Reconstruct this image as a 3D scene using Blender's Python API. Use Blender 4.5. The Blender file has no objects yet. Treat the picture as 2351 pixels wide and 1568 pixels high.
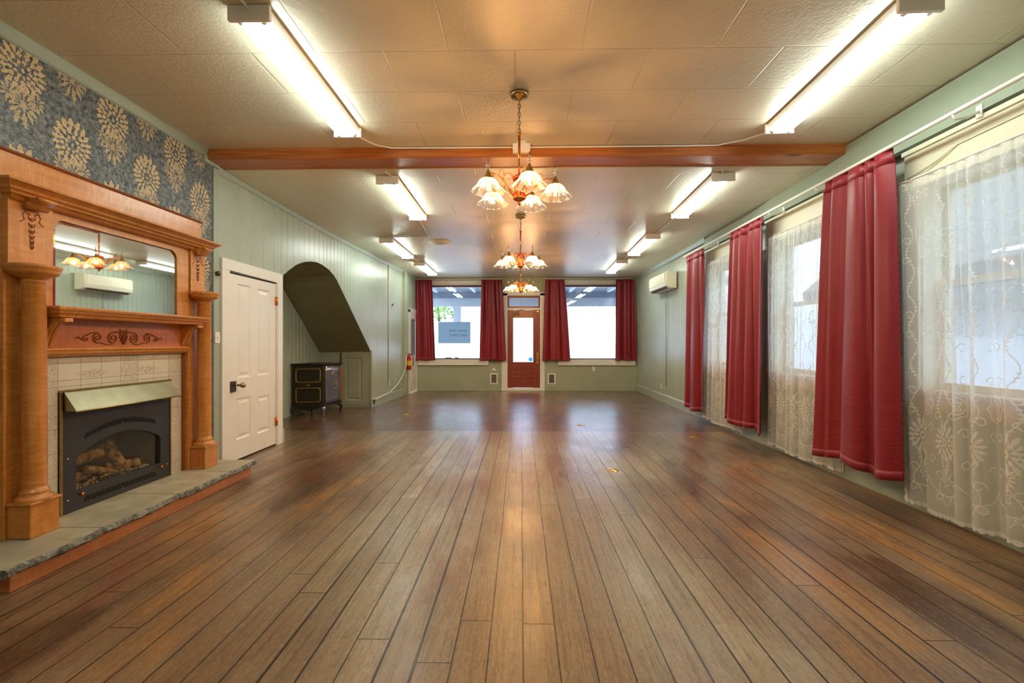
import bpy, math, random
import numpy as np
from mathutils import Vector, Matrix
random.seed(7)
S = bpy.context.scene
COL = S.collection
PI = math.pi
R = math.radians

# ------------------------------------------------------------------ colours
def L(r, g, b):
    f = lambda c: (c/255/12.92) if c/255 <= .04045 else ((c/255+.055)/1.055)**2.4
    return (f(r), f(g), f(b), 1)

# ------------------------------------------------------------------ node DSL
class NT:
    def __init__(s, name):
        s.m = bpy.data.materials.new(name); s.m.use_nodes = True
        s.t = s.m.node_tree; s.t.nodes.clear()
        s.out = s.t.nodes.new('ShaderNodeOutputMaterial')
    def n(s, typ, **kw):
        nd = s.t.nodes.new(typ)
        for k, v in kw.items(): setattr(nd, k, v)
        return nd
    def setin(s, sock, v):
        if isinstance(v, V): v = v.s
        if isinstance(v, bpy.types.NodeSocket): s.t.links.new(v, sock)
        else: sock.default_value = v
    def math(s, op, *a, clamp=False):
        nd = s.n('ShaderNodeMath', operation=op, use_clamp=clamp)
        for i, v in enumerate(a): s.setin(nd.inputs[i], v)
        return V(s, nd.outputs[0])
    def pos(s):
        tc = s.n('ShaderNodeTexCoord'); return tc.outputs['Object']
    def geo(s):
        return s.n('ShaderNodeNewGeometry').outputs['Position']
    def xyz(s, sock=None):
        sp = s.n('ShaderNodeSeparateXYZ'); s.t.links.new(sock or s.pos(), sp.inputs[0])
        return V(s, sp.outputs[0]), V(s, sp.outputs[1]), V(s, sp.outputs[2])
    def vec(s, x, y, z=0.0):
        c = s.n('ShaderNodeCombineXYZ')
        for i, v in enumerate((x, y, z)): s.setin(c.inputs[i], v)
        return c.outputs[0]
    def noise(s, vec, scale=5, detail=3, rough=.5, dist=0):
        nd = s.n('ShaderNodeTexNoise'); s.t.links.new(vec, nd.inputs['Vector'])
        nd.inputs['Scale'].default_value = scale; nd.inputs['Detail'].default_value = detail
        nd.inputs['Roughness'].default_value = rough; nd.inputs['Distortion'].default_value = dist
        return V(s, nd.outputs['Fac'])
    def voro(s, vec, scale=5, feature='F1'):
        nd = s.n('ShaderNodeTexVoronoi', feature=feature); s.t.links.new(vec, nd.inputs['Vector'])
        nd.inputs['Scale'].default_value = scale
        return V(s, nd.outputs['Distance'])
    def white(s, x, y=0.0, z=0.0):
        nd = s.n('ShaderNodeTexWhiteNoise', noise_dimensions='3D'); s.t.links.new(s.vec(x, y, z), nd.inputs['Vector'])
        return V(s, nd.outputs['Value'])
    def ss(s, v, lo, hi, a=0.0, b=1.0):
        nd = s.n('ShaderNodeMapRange', interpolation_type='SMOOTHSTEP')
        s.setin(nd.inputs['Value'], v); nd.inputs['From Min'].default_value = lo; nd.inputs['From Max'].default_value = hi
        nd.inputs['To Min'].default_value = a; nd.inputs['To Max'].default_value = b
        return V(s, nd.outputs['Result'])
    def mix(s, f, a, b, mode='MIX'):
        nd = s.n('ShaderNodeMix', data_type='RGBA', blend_type=mode)
        s.setin(nd.inputs[0], f); s.setin(nd.inputs[6], a); s.setin(nd.inputs[7], b)
        return nd.outputs[2]
    def bump(s, h, strength=.5, dist=.01, normal=None):
        nd = s.n('ShaderNodeBump'); s.setin(nd.inputs['Height'], h)
        nd.inputs['Strength'].default_value = strength; nd.inputs['Distance'].default_value = dist
        if normal: s.t.links.new(normal, nd.inputs['Normal'])
        return nd.outputs[0]
    def bsdf(s, color, rough=.5, metal=0.0, normal=None, spec=.5, **kw):
        nd = s.n('ShaderNodeBsdfPrincipled')
        s.setin(nd.inputs['Base Color'], color); s.setin(nd.inputs['Roughness'], rough); s.setin(nd.inputs['Metallic'], metal)
        nd.inputs['Specular IOR Level'].default_value = spec
        if normal: s.t.links.new(normal, nd.inputs['Normal'])
        for k, v in kw.items(): s.setin(nd.inputs[k.replace('_', ' ')], v)
        return nd.outputs[0]
    def done(s, surf):
        s.t.links.new(surf, s.out.inputs['Surface']); return s.m
class V:
    def __init__(s, t, k): s.t = t; s.s = k
    def __add__(s, o): return s.t.math('ADD', s, o)
    __radd__ = __add__
    def __sub__(s, o): return s.t.math('SUBTRACT', s, o)
    def __rsub__(s, o): return s.t.math('SUBTRACT', o, s)
    def __mul__(s, o): return s.t.math('MULTIPLY', s, o)
    __rmul__ = __mul__
    def __truediv__(s, o): return s.t.math('DIVIDE', s, o)
    def __gt__(s, o): return s.t.math('GREATER_THAN', s, o)
    def __lt__(s, o): return s.t.math('LESS_THAN', s, o)
    def abs(s): return s.t.math('ABSOLUTE', s)
    def floor(s): return s.t.math('FLOOR', s)
    def frac(s): return s.t.math('FRACT', s)
    def sin(s): return s.t.math('SINE', s)
    def cos(s): return s.t.math('COSINE', s)
    def sqrt(s): return s.t.math('SQRT', s)
    def atan2(s, o): return s.t.math('ARCTAN2', s, o)
    def min(s, o): return s.t.math('MINIMUM', s, o)
    def max(s, o): return s.t.math('MAXIMUM', s, o)
    def cl(s): return s.t.math('MULTIPLY', s, 1.0, clamp=True)

def simple(name, col, rough=.5, metal=0, spec=.5, bumps=None, **kw):
    t = NT(name); nrm = None; c = col
    if bumps:
        sc, st = bumps
        h = t.noise(t.pos(), sc, 4, .6)
        nrm = t.bump(h, st, .004)
        c = t.mix(h.t.ss(h, .3, .7), tuple(x*.88 for x in col[:3])+(1,), tuple(min(1, x*1.08) for x in col[:3])+(1,))
    return t.done(t.bsdf(c, rough, metal, nrm, spec, **kw))

# ------------------------------------------------------------------ materials
def m_floor():
    t = NT('old_plank_floor'); x, y, z = t.xyz(t.geo())
    far = y > 6.42
    w = .139 - far*.062
    lp = 2.7 - far*.9
    u = (x+50.031)/w; iu = u.floor(); fu = u.frac()
    r1 = t.white(iu, far, 3.3)
    v = (y+60.0)/lp + r1*9.37; iv = v.floor(); fv = v.frac()
    r2 = t.white(iu, iv, far); r3 = t.white(iu, iv, far+7.7)
    du = fu.min(1-fu)*w; dv = fv.min(1-fv)*lp
    wob = t.noise(t.vec(x*3, y*1.5, 0.0), 2, 2)
    gapw = .0018+r1*r1*r1*.0050+wob*.0014
    gap = t.ss((gapw-du), -.0012, .0006).max(t.ss((.0022-dv), -.0012, .0006))
    seam = t.ss(.004-(y-6.42).abs(), -.002, .002)
    gap = gap.max(seam)
    g1 = t.noise(t.vec(x*55+r2*40, y*1.9+r3*17, 0.0), 1.0, 5, .65, .4)
    g2 = t.noise(t.vec(x*190+r3*40, y*7, 0.0), 1.0, 3, .6)
    blot = t.noise(t.vec(x*1.2, y*.7, 3.0), 1.1, 4, .55)
    blot2 = t.noise(t.vec(x*2.4, y*.8, 9.0), 1.0, 4, .6, .5)
    worn = t.ss(x.abs()+(blot-.5)*2.2, .35, 1.9)                # the middle of the room is walked grey
    a = t.mix(r2, L(150, 129, 100), L(180, 160, 130))
    a = t.mix(t.ss(blot, .38, .62)*.8, a, L(152, 120, 84))
    a = t.mix(worn*.55, a, L(112, 76, 46))
    a = t.mix(t.ss(blot2, .47, .66)*worn*.8, a, L(72, 42, 25))
    a = t.mix((t.ss(blot2, .46, .3)*worn*.65), a, L(190, 134, 74))
    red = t.noise(t.vec(x*1.7, y*.55, 21.0), 1.0, 4, .6, .4)
    a = t.mix(t.ss(red, .54, .68)*.55, a, L(132, 66, 44))
    a = t.mix(far*.85, a, t.mix(t.ss(blot2, .35, .65), L(66, 38, 26), L(128, 76, 50)))
    a = t.mix(t.ss(g1, .45, .70)*.42, a, L(58, 40, 26))
    a = t.mix(t.ss(g1, .42, .25)*.22, a, L(198, 172, 134))
    fine = t.noise(t.vec(x*90, y*30, 0.0), 1.0, 3, .7)
    a = t.mix(t.ss(fine, .5, .7)*.35, a, L(66, 48, 34))
    a = t.mix(t.ss(fine, .46, .3)*.25, a, L(200, 180, 150))
    a = t.mix(t.ss(g2, .5, .72)*.35, a, L(58, 40, 26))
    sp = t.noise(t.geo(), 38, 2, .5)
    a = t.mix(t.ss(sp, .74, .79)*.5, a, L(200, 180, 150))
    a = t.mix(gap*.92, a, L(28, 19, 12))
    h = (1-gap)*1.0 + g1*.08 + g2*.05 + r2*.05
    nrm = t.bump(h, .35, .003)
    wav = t.noise(t.vec(x*7, y*2.2, 0.0), 1.0, 3)
    nrm = t.bump(wav, .07, .01, nrm)
    rough = t.ss(t.noise(t.vec(x*1.5, y*.9, 5.0), 1.5, 4), .3, .7, .24, .40)+t.ss(g1, .3, .7)*.06
    return t.done(t.bsdf(a, rough+far*.03, 0, nrm, .38, Coat_Weight=t.ss(y, 3.2, 7.0), Coat_Roughness=.26))

def m_ceiling():
    t = NT('painted_ceiling_tiles'); x, y, z = t.xyz(t.geo())
    pr, pc = .46, .83
    v = (y-2.84+46.0)/pr; iv = v.floor(); fv = v.frac()
    off = (iv*.5).frac()
    u = (x+.453+83.0)/pc+off+.5; fu = u.frac()
    # long seams staggered row by row
    du = fu.min(1-fu)*pc; dv = fv.min(1-fv)*pr
    seam = t.ss(.004-du, -.003, .002).max(t.ss(.004-dv, -.003, .002))
    n1 = t.noise(t.geo(), 42, 3, .6); n2 = t.noise(t.geo(), 1.3, 3)
    c = t.mix(n2, L(220, 210, 182), L(227, 218, 194))
    c = t.mix(seam*.28, c, L(150, 134, 106))
    nrm = t.bump(n1*1.3-seam*1.2+t.noise(t.geo(), 4, 2)*.5, .42, .006)
    return t.done(t.bsdf(c, .34, 0, nrm, .8))

def m_paint(name, c1, c2, rough=.42, spec=.4, st=.12):
    t = NT(name); n = t.noise(t.geo(), 2.3, 4, .6); f = t.noise(t.geo(), 60, 2)
    c = t.mix(t.ss(n, .3, .7), c1, c2)
    return t.done(t.bsdf(c, rough, 0, t.bump(f, st, .003), spec))

def m_wallpaper():
    t = NT('damask_wallpaper'); X, Y, Z = t.xyz(t.geo())
    nx = t.noise(t.geo(), 26, 2, .5)-.5; nz = t.noise(t.vec(Z, Y, X), 26, 2, .5)-.5
    y = Y + nx*.010; z = Z + nz*.010
    u = (y-2.67)/.302+.5+40.0; iu = u.floor(); dx = (u.frac()-.5)*.302
    par = (iu*.5).frac()*2
    w = (z-2.86)/.62+.5*par+.62+10.0; dz = (w.frac()-.62)*.62      # head centre at dz=0, from -.22 to +.40
    w2 = dz
    # body sits under the head: shift the centre
    wsc = t.ss(w2, -.02, .05, .98, .76)
    r = (dx*dx+(w2*wsc)*(w2*wsc)).sqrt(); th = w2.atan2(dx)
    up = t.ss(w2, -.06, .05)
    jit = (t.noise(t.geo(), 60, 1)-.5)
    p1 = (1-((r-.106)/.026).abs())+(th*19).cos()*.55-.42+up*.12
    p2 = (1-((r-.071)/.018).abs())+(th*13+1.6).cos()*.5-.42
    p3 = (1-((r-.040)/.012).abs())+(th*9).cos()*.45-.35
    ctr = (.012-r)*60
    d2 = w2+.20
    r2 = (dx*dx+(d2*.62)*(d2*.62)).sqrt(); th2 = d2.atan2(dx)
    p4 = (1-((r2-.050)/.030).abs())+(th2*13).cos()*.6-.3
    p5 = (.020-r2)*50
    side = (dx.abs()-.078); d3 = w2+.155
    r5 = (side*side+d3*d3*.5).sqrt(); th5 = d3.atan2(side)
    p6 = (1-((r5-.026)/.022).abs())+(th5*9).cos()*.6-.42
    m = p1.max(p2).max(p3).max(ctr)+jit*.7
    mb_ = p4.max(p5).max(p6)+jit*1.1
    m2 = m
    m = m.max(mb_-.05)
    veins = t.noise(t.geo(), 120, 2, .6)
    core = t.ss(m2+(veins-.5)*.7, .0, .25).max(t.ss(mb_+(veins-.5)*1.4, .0, .35)*.75)
    halo = t.ss(m, -.35, .0)-t.ss(m, .0, .1)
    mott = t.noise(t.geo(), 30, 5, .75); mot2 = t.noise(t.vec(Z*1.3, Y, X), 4, 3)
    g = t.mix(t.ss(mott, .34, .66), L(34, 38, 40), L(138, 142, 138))
    g = t.mix(t.ss(mot2, .3, .7)*.5, g, L(66, 76, 84))
    g = t.mix(halo.cl()*.55, g, L(46, 46, 42))
    faint = t.ss(t.noise(t.geo(), 55, 3, .7), .54, .62)*t.ss(mot2, .35, .6)*.5
    g = t.mix(faint, g, L(176, 164, 128))
    gold = t.mix(t.ss(veins, .3, .7), L(176, 150, 106), L(214, 188, 144))
    c = t.mix(core, g, gold)
    return t.done(t.bsdf(c, .48, 0, t.bump(core+mott*.4, .35, .002), .4))

def m_lace():
    t = NT('white_net_lace'); tc = t.n('ShaderNodeUVMap'); tc.uv_map = 'UVMap'
    sp = t.n('ShaderNodeSeparateXYZ'); t.t.links.new(tc.outputs[0], sp.inputs[0])
    U = V(t, sp.outputs[0]); W = V(t, sp.outputs[1])             # cloth metres: across, up
    vec = t.vec(U, W, 0.0)
    wx = (t.noise(vec, 14, 2)-.5)*.012
    u0 = U+wx; w0 = W+wx
    def ring(cx, cy, r, hw):
        dx = cx; dy = cy
        rr = (dx*dx+dy*dy).sqrt()
        return 1-((rr-r)/hw).abs()
    # repeat cell .40 x .52 for the ground, with a tall urn of flowers at the hem
    def cell(v, p, o=0.0): return ((v+o+40*p)/p).frac()*p-p*.5
    a = cell(u0, .40); b = cell(w0, .55, .05)
    rr = (a*a+b*b).sqrt(); th = b.atan2(a)
    cart = (1-((rr-.082-(th*8).cos()*.006)/.006).abs()).max(1-((rr-.058)/.0045).abs())
    fl = (1-((rr-.028-(th*5).cos()*.011)/.006).abs()).max((.008-rr)*200)
    sprial = lambda cx, cy, s: (lambda dx, dy: (1-(((dx*dx+dy*dy).sqrt()-.012-((dy.atan2(dx*s)+PI)/(2*PI))*.024)/.0042).abs()))(cx, cy)
    aa = a.abs()
    sc = sprial(aa-.135, b-.06, 1).max(sprial(aa-.125, b+.085, -1)).max(sprial(aa-.055, b-.165, -1)).max(sprial(aa-.05, b+.175, 1))
    vine = 1-((aa-.155-(w0*23).sin()*.028)/.0045).abs()
    leaf = (1-((aa-.155-(w0*23).sin()*.028).abs()/.020))+(w0*240).sin()*.8-.75
    lv = t.noise(vec, 7, 2)
    leaf = leaf-t.ss(lv, .5, .45)*3
    beads = ring(cell(u0, .019), cell(W-.10-(U*15.7).cos()*.018, 9.0), .0, .006)
    # urn at the hem
    bu = cell(u0, .40, .2); hb = W-.52
    r2 = (bu*bu+hb*hb*.62).sqrt(); t2 = hb.atan2(bu)
    urn = (1-((r2-.078)/.026).abs())+(t2*15).cos()*.75-.5
    urn1 = (1-((r2-.045)/.016).abs())+(t2*9).cos()*.6-.5
    urn2 = (1-((r2-.018)/.007).abs())
    h3 = W-.38; r3 = (bu*bu*1.7+h3*h3*.5).sqrt(); t3 = h3.atan2(bu)
    urn3 = (1-((r3-.042)/.020).abs())+(t3*11).cos()*.7-.5
    h4 = W-.26; r4 = (bu*bu*1.4+h4*h4).sqrt()
    urn4 = (1-((r4-.030-(h4.atan2(bu)*5).cos()*.009)/.006).abs()).max((.010-r4)*200)
    swag = 1-((W-.16-(bu*bu)*2.6)/.005).abs()
    urnm = t.ss(urn.max(urn1).max(urn2).max(urn3).max(urn4), 0.0, .35)*(W < .66)
    pat = cart.max(fl).max(sc).max(vine).max(leaf)
    upm = t.ss(pat, 0.0, .5)*t.ss(W, .62, .66)
    low = t.ss(sc.max(vine).max(swag).max(beads), 0.0, .5)*(W < .64)*t.ss(W, .09, .10)
    hem = (W < (.028+(U*75).sin().abs()*.010))
    top = W > 2.37
    motif = upm.max(urnm).max(low).max(hem).max(top).cl()
    thread = t.noise(vec, 420, 1)
    alpha = t.math('ADD', motif*.42, .46+thread*.12)
    edge = W < (.014-(U*75).sin().abs()*.012)
    alpha = alpha*(1-edge)
    d = t.n('ShaderNodeBsdfDiffuse'); d.inputs['Color'].default_value = L(246, 244, 236)
    tr = t.n('ShaderNodeBsdfTranslucent'); tr.inputs['Color'].default_value = L(248, 247, 240)
    ms = t.n('ShaderNodeMixShader'); ms.inputs[0].default_value = .35
    t.t.links.new(d.outputs[0], ms.inputs[1]); t.t.links.new(tr.outputs[0], ms.inputs[2])
    tp = t.n('ShaderNodeBsdfTransparent'); mx = t.n('ShaderNodeMixShader')
    t.setin(mx.inputs[0], alpha); t.t.links.new(tp.outputs[0], mx.inputs[1]); t.t.links.new(ms.outputs[0], mx.inputs[2])
    return t.done(mx.outputs[0])

def m_wood(name, c1, c2, c3, rough=.3, vert=True, sc=1.0):
    t = NT(name); x, y, z = t.xyz(t.geo())
    v = t.vec(x*30*sc, y*30*sc, z*2.2*sc) if vert else t.vec(x*30*sc, y*2.2*sc, z*30*sc)
    g = t.noise(v, 1.0, 4, .6, .3)
    fl = t.noise(t.vec(x*6, y*6, z*26), 1.6, 3, .55, .8) if vert else t.noise(t.vec(x*6, y*26, z*6), 1.6, 3, .55, .8)
    big = t.noise(t.geo(), 3.2, 3, .5)
    c = t.mix(t.ss(g, .3, .7), c1, c2)
    c = t.mix(t.ss(fl, .42, .68)*.55, c, c3)
    c = t.mix(t.ss(big, .35, .7)*.4, c, c1)
    return t.done(t.bsdf(c, rough, 0, t.bump(g, .08, .002), .5, Coat_Weight=.25, Coat_Roughness=.2))

def m_beam():
    t = NT('stained_beam_wood'); x, y, z = t.xyz(t.geo())
    g = t.noise(t.vec(x*2.2, y*45, z*45), 1.0, 5, .6, .4)
    cell = (x*.62).floor(); r = t.white(cell, (z*30).floor(), 0.0)
    kn = t.voro(t.vec(x*1.25, y*6, z*7), 1.0)
    c = t.mix(t.ss(g, .3, .7), L(166, 92, 34), L(206, 128, 60))
    c = t.mix(r*.35, c, L(170, 112, 78))
    c = t.mix(t.ss(kn, .13, .07), c, L(40, 22, 12))
    return t.done(t.bsdf(c, .38, 0, t.bump(g, .12, .003), .45))

def m_stone():
    t = NT('flagstone'); n = t.noise(t.geo(), 7, 6, .6); n2 = t.noise(t.geo(), 1.6, 3); n3 = t.noise(t.geo(), 45, 4, .7)
    c = t.mix(t.ss(n, .3, .7), L(172, 160, 130), L(212, 200, 168))
    c = t.mix(t.ss(n2, .4, .65)*.6, c, L(144, 142, 124))
    return t.done(t.bsdf(c, .45, 0, t.bump(n*.7+n3*.5, .5, .008), .45))
def m_stone_edge():
    t = NT('split_flagstone_edge'); n = t.noise(t.geo(), 20, 6, .75); n3 = t.noise(t.geo(), 90, 3, .7)
    c = t.mix(t.ss(n, .35, .68), L(76, 76, 68), L(168, 166, 154))
    return t.done(t.bsdf(c, .7, 0, t.bump(n+n3*.4, .9, .012), .3))

def m_tile():
    t = NT('embossed_fireplace_tile'); x, y, z = t.xyz(t.geo())
    p = .152
    u = (y-2.70)/p; w = (z-.995+p*8)/p
    du = (u.frac()).min(1-u.frac())*p; dw = (w.frac()).min(1-w.frac())*p
    gr = t.ss(.0016-du.min(dw), -.001, .001)
    # scroll relief on the side columns and on a few of the top tiles, plain line frames elsewhere
    side = t.math('MAXIMUM', y < 2.852, y > 3.765)
    mid = ((y-3.385).abs() < .076)*(z > .9)
    deep = side.max(mid)
    uu = (u.frac()-.5); ww = (w.frac()-.5)
    rr = (uu*uu+ww*ww).sqrt(); th = ww.atan2(uu)
    n = t.noise(t.vec(0.0, y, z), 24, 2, .5, 1.6)
    curl = t.ss(((n*7).frac()-.5).abs(), .12, .22)
    frame = t.ss(.003-((z-1.105).abs().min((z-.955).abs())), -.001, .001)*(z > .93)
    spray = t.ss(((z-1.03)*(z-1.03)*260+((y-3.09).abs().min((y-3.55).abs())*2.1)-.3)*-1, .0, .14)*t.ss(t.noise(t.vec(0.0, y*1.0, z), 95, 2), .5, .56)
    h = (1-gr)*1.0 - deep*(1-curl)*.8 - frame*.5 - spray*.9
    relief_tone = (deep*(1-curl)*.42).max(gr*.7).max(frame*.4).max(spray*.55)  # browner colour in the relief hollows, frame lines and joints
    c = t.mix(t.noise(t.geo(), 5, 3), L(206, 196, 170), L(222, 213, 190))
    c = t.mix(relief_tone, c, L(140, 116, 82))
    return t.done(t.bsdf(c, .25, 0, t.bump(h, .5, .004), .5))

def m_satin():
    t = NT('crimson_satin'); tc = t.n('ShaderNodeUVMap'); tc.uv_map = 'UVMap'
    sp = t.n('ShaderNodeSeparateXYZ'); t.t.links.new(tc.outputs[0], sp.inputs[0])
    U = V(t, sp.outputs[0]); W = V(t, sp.outputs[1])
    n = t.noise(t.vec(U*5, W*16, 0.0), 1.0, 3, .5, .7)
    n2 = t.noise(t.vec(U*3, W*3, 1.0), 1.0, 2)
    c = t.mix(n2, L(132, 24, 34), L(148, 34, 44))
    low = t.ss(W, 1.0, .2)
    return t.done(t.bsdf(c, .42, 0, t.bump(n*(low*.8+.25), .35, .02), .45, Sheen_Weight=.12, Sheen_Roughness=.4))

def m_emit(name, col, st):
    t = NT(name); e = t.n('ShaderNodeEmission'); e.inputs[0].default_value = col; e.inputs[1].default_value = st
    return t.done(e.outputs[0])

def m_crystal():
    t = NT('pressed_crystal_glass'); P = t.pos()
    x, y, z = t.xyz(P); th = y.atan2(x)
    h = (th*16).sin()*.5+(z*420).sin()*.35
    v = t.ss(t.voro(P, 70), .1, .5)
    nrm = t.bump(h+v, .8, .004)
    g = t.n('ShaderNodeBsdfGlossy'); g.inputs['Roughness'].default_value = .08; g.inputs['Color'].default_value = (1, .97, .92, 1)
    t.t.links.new(nrm, g.inputs['Normal'])
    tl = t.n('ShaderNodeBsdfTranslucent'); tl.inputs['Color'].default_value = (1, .93, .82, 1)
    mg = t.n('ShaderNodeMixShader'); mg.inputs[0].default_value = .5
    t.t.links.new(g.outputs[0], mg.inputs[1]); t.t.links.new(tl.outputs[0], mg.inputs[2])
    tp = t.n('ShaderNodeBsdfTransparent'); tp.inputs[0].default_value = (1, .985, .96, 1)
    mx = t.n('ShaderNodeMixShader'); ridge = t.ss((th*4).sin().abs(), .45, .8)*.62+.04+v*.12
    t.setin(mx.inputs[0], ridge)
    t.t.links.new(tp.outputs[0], mx.inputs[1]); t.t.links.new(mg.outputs[0], mx.inputs[2])
    return t.done(mx.outputs[0])

def m_pane(name='window_glass', tint=(1, 1, 1, 1), gl=.09):
    t = NT(name); tp = t.n('ShaderNodeBsdfTransparent'); tp.inputs[0].default_value = tint
    g = t.n('ShaderNodeBsdfGlossy'); g.inputs['Roughness'].default_value = .02
    mx = t.n('ShaderNodeMixShader'); mx.inputs[0].default_value = gl
    t.t.links.new(tp.outputs[0], mx.inputs[1]); t.t.links.new(g.outputs[0], mx.inputs[2])
    return t.done(mx.outputs[0])

def m_leaf(name, c1, c2):
    t = NT(name); n = t.noise(t.geo(), 4, 4, .7)
    return t.done(t.bsdf(t.mix(t.ss(n, .3, .7), c1, c2), .7, 0, None, .3))

def m_log():
    t = NT('charred_ceramic_log'); n = t.noise(t.geo(), 22, 5, .7); n2 = t.noise(t.geo(), 7, 2)
    c = t.mix(t.ss(n, .35, .65), L(96, 66, 34), L(190, 150, 92)); c = t.mix(t.ss(n2, .55, .7)*.7, c, L(50, 40, 28))
    return t.done(t.bsdf(c, .85, 0, t.bump(n, .8, .01), .2))

M = {}
M['floor'] = m_floor(); M['ceil'] = m_ceiling()
M['green'] = m_paint('sage_green_paint', L(163, 172, 152), L(172, 181, 162), .32, .5)
M['olive'] = m_paint('olive_green_paint', L(130, 126, 90), L(140, 136, 100))
M['olive_pale'] = m_paint('pale_olive_paint', L(166, 170, 142), L(173, 177, 150))
M['sagetrim'] = m_paint('sage_trim_paint', L(156, 168, 148), L(163, 175, 155), .36)
M['cream'] = m_paint('cream_gloss_paint', L(238, 233, 220), L(243, 239, 228), .3, .5)
M['tan'] = m_paint('aged_sill_paint', L(190, 160, 112), L(206, 180, 136), .45)
M['windowcream'] = m_paint('window_head_cream', L(222, 218, 190), L(230, 226, 202), .45)
M['paper'] = m_wallpaper(); M['lace'] = m_lace(); M['satin'] = m_satin()
M['wood'] = m_wood('golden_birch_wood', L(184, 112, 42), L(208, 138, 62), L(222, 158, 84))
M['woodh'] = m_wood('golden_birch_horizontal', L(184, 112, 42), L(208, 138, 62), L(222, 158, 84), vert=False)
M['woodred'] = m_wood('frieze_birch_wood', L(184, 98, 44), L(206, 122, 60), L(216, 138, 78), vert=False)
M['woodd'] = simple('carved_dark_wood', L(138, 72, 26), .45)
M['beam'] = m_beam(); M['stone'] = m_stone(); M['stone_edge'] = m_stone_edge(); M['tile'] = m_tile()
M['skirt'] = m_wood('hearth_skirt_wood', L(176, 108, 60), L(198, 130, 80), L(206, 144, 94), vert=False)
M['black'] = simple('satin_black_steel', L(62, 61, 63), .42, .3)
M['void'] = simple('slot_black', L(12, 11, 10), .9)  # black of the thin bars drawn as vent slots
M['brass'] = simple('polished_brass', L(214, 164, 84), .25, 1)
M['brassant'] = simple('antique_brass', L(176, 150, 96), .3, 1, bumps=(30, .1))
M['hood'] = simple('brushed_brass_hood', L(152, 146, 118), .36, 1, bumps=(8, .08))
M['gold'] = simple('gilt_paint', L(190, 146, 50), .4, .6)
M['rose'] = simple('copper_gold_metal', L(226, 140, 72), .25, 1)
M['iron'] = simple('stove_black_iron', L(46, 42, 30), .4, .3, bumps=(25, .15))
M['steel'] = simple('nickel_plate', L(150, 150, 160), .25, .9, bumps=(9, .1))
M['white'] = simple('white_plastic', L(236, 232, 220), .4)
M['fixture'] = simple('white_enamel_steel', L(244, 244, 238), .35)
M['acwhite'] = simple('cream_plastic', L(232, 226, 202), .4)
M['dark'] = simple('dark_gap', L(30, 28, 24), .8)
M['bronze'] = simple('aged_bronze', L(96, 78, 58), .4, .8)
M['doorred'] = m_wood('varnished_red_door_wood', L(128, 44, 32), L(150, 60, 42), L(164, 78, 52), .32)
M['maroon'] = simple('maroon_paint', L(98, 38, 44), .4)
M['tube'] = m_emit('fluorescent_tube_glow', (.90, 1, .93, 1), 13.5)
M['bulb'] = m_emit('warm_bulb_glow', (1, .50, .18, 1), 850)
M['crystal'] = m_crystal()
M['ball'] = m_pane('clear_crystal_ball', (.95, .95, .93, 1), .35)
M['glass'] = m_pane(); M['fireglass'] = m_pane('smoked_fire_glass', (.8, .76, .68, 1), .10)
M['mirror'] = simple('silvered_mirror', (.86, .89, .86, 1), .015, 1)
M['bevelm'] = simple('bevelled_mirror_edge', (.93, .95, .95, 1), .03, 1)
M['log'] = m_log()
M['fireback'] = simple('brown_fire_back', L(96, 78, 48), .8, bumps=(12, .3))
M['ember'] = simple('ember_ash', L(170, 148, 104), .9, bumps=(60, .8))
M['exred'] = simple('extinguisher_red', L(190, 22, 22), .3)
M['yellow'] = simple('yellow_tag', L(222, 180, 40), .5)
M['vent'] = simple('brown_grille', L(112, 96, 80), .5, bumps=(40, .2))
M['sign'] = None
M['blueglass'] = simple('blue_reflecting_glass', L(120, 160, 180), .15, 0)
M['outwhite'] = simple('white_stucco', L(222, 230, 240), .8)
M['outgrey'] = simple('grey_canopy_paint', L(200, 208, 218), .7)
M['outdark'] = simple('dark_canopy_gap', L(110, 124, 146), .8)
M['pink'] = simple('faded_red_fascia', L(222, 170, 178), .7)
M['pave'] = simple('pale_concrete', L(214, 214, 210), .85, bumps=(3, .2))
M['leaf'] = m_leaf('bright_leaf', L(70, 130, 40), L(170, 205, 110))
M['bark'] = simple('grey_bark', L(112, 100, 86), .9, bumps=(20, .5))
def _sign():
    t = NT('grey_sign_board'); nd = t.n('ShaderNodeBsdfTranslucent'); nd.inputs[0].default_value = L(188, 204, 214)
    d = t.n('ShaderNodeBsdfDiffuse'); d.inputs[0].default_value = L(188, 204, 214)
    a = t.n('ShaderNodeMixShader'); a.inputs[0].default_value = .75
    t.t.links.new(d.outputs[0], a.inputs[1]); t.t.links.new(nd.outputs[0], a.inputs[2])
    return t.done(a.outputs[0])
M['sign'] = _sign()
M['ink'] = simple('sign_ink', L(96, 112, 124), .7)

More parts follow.
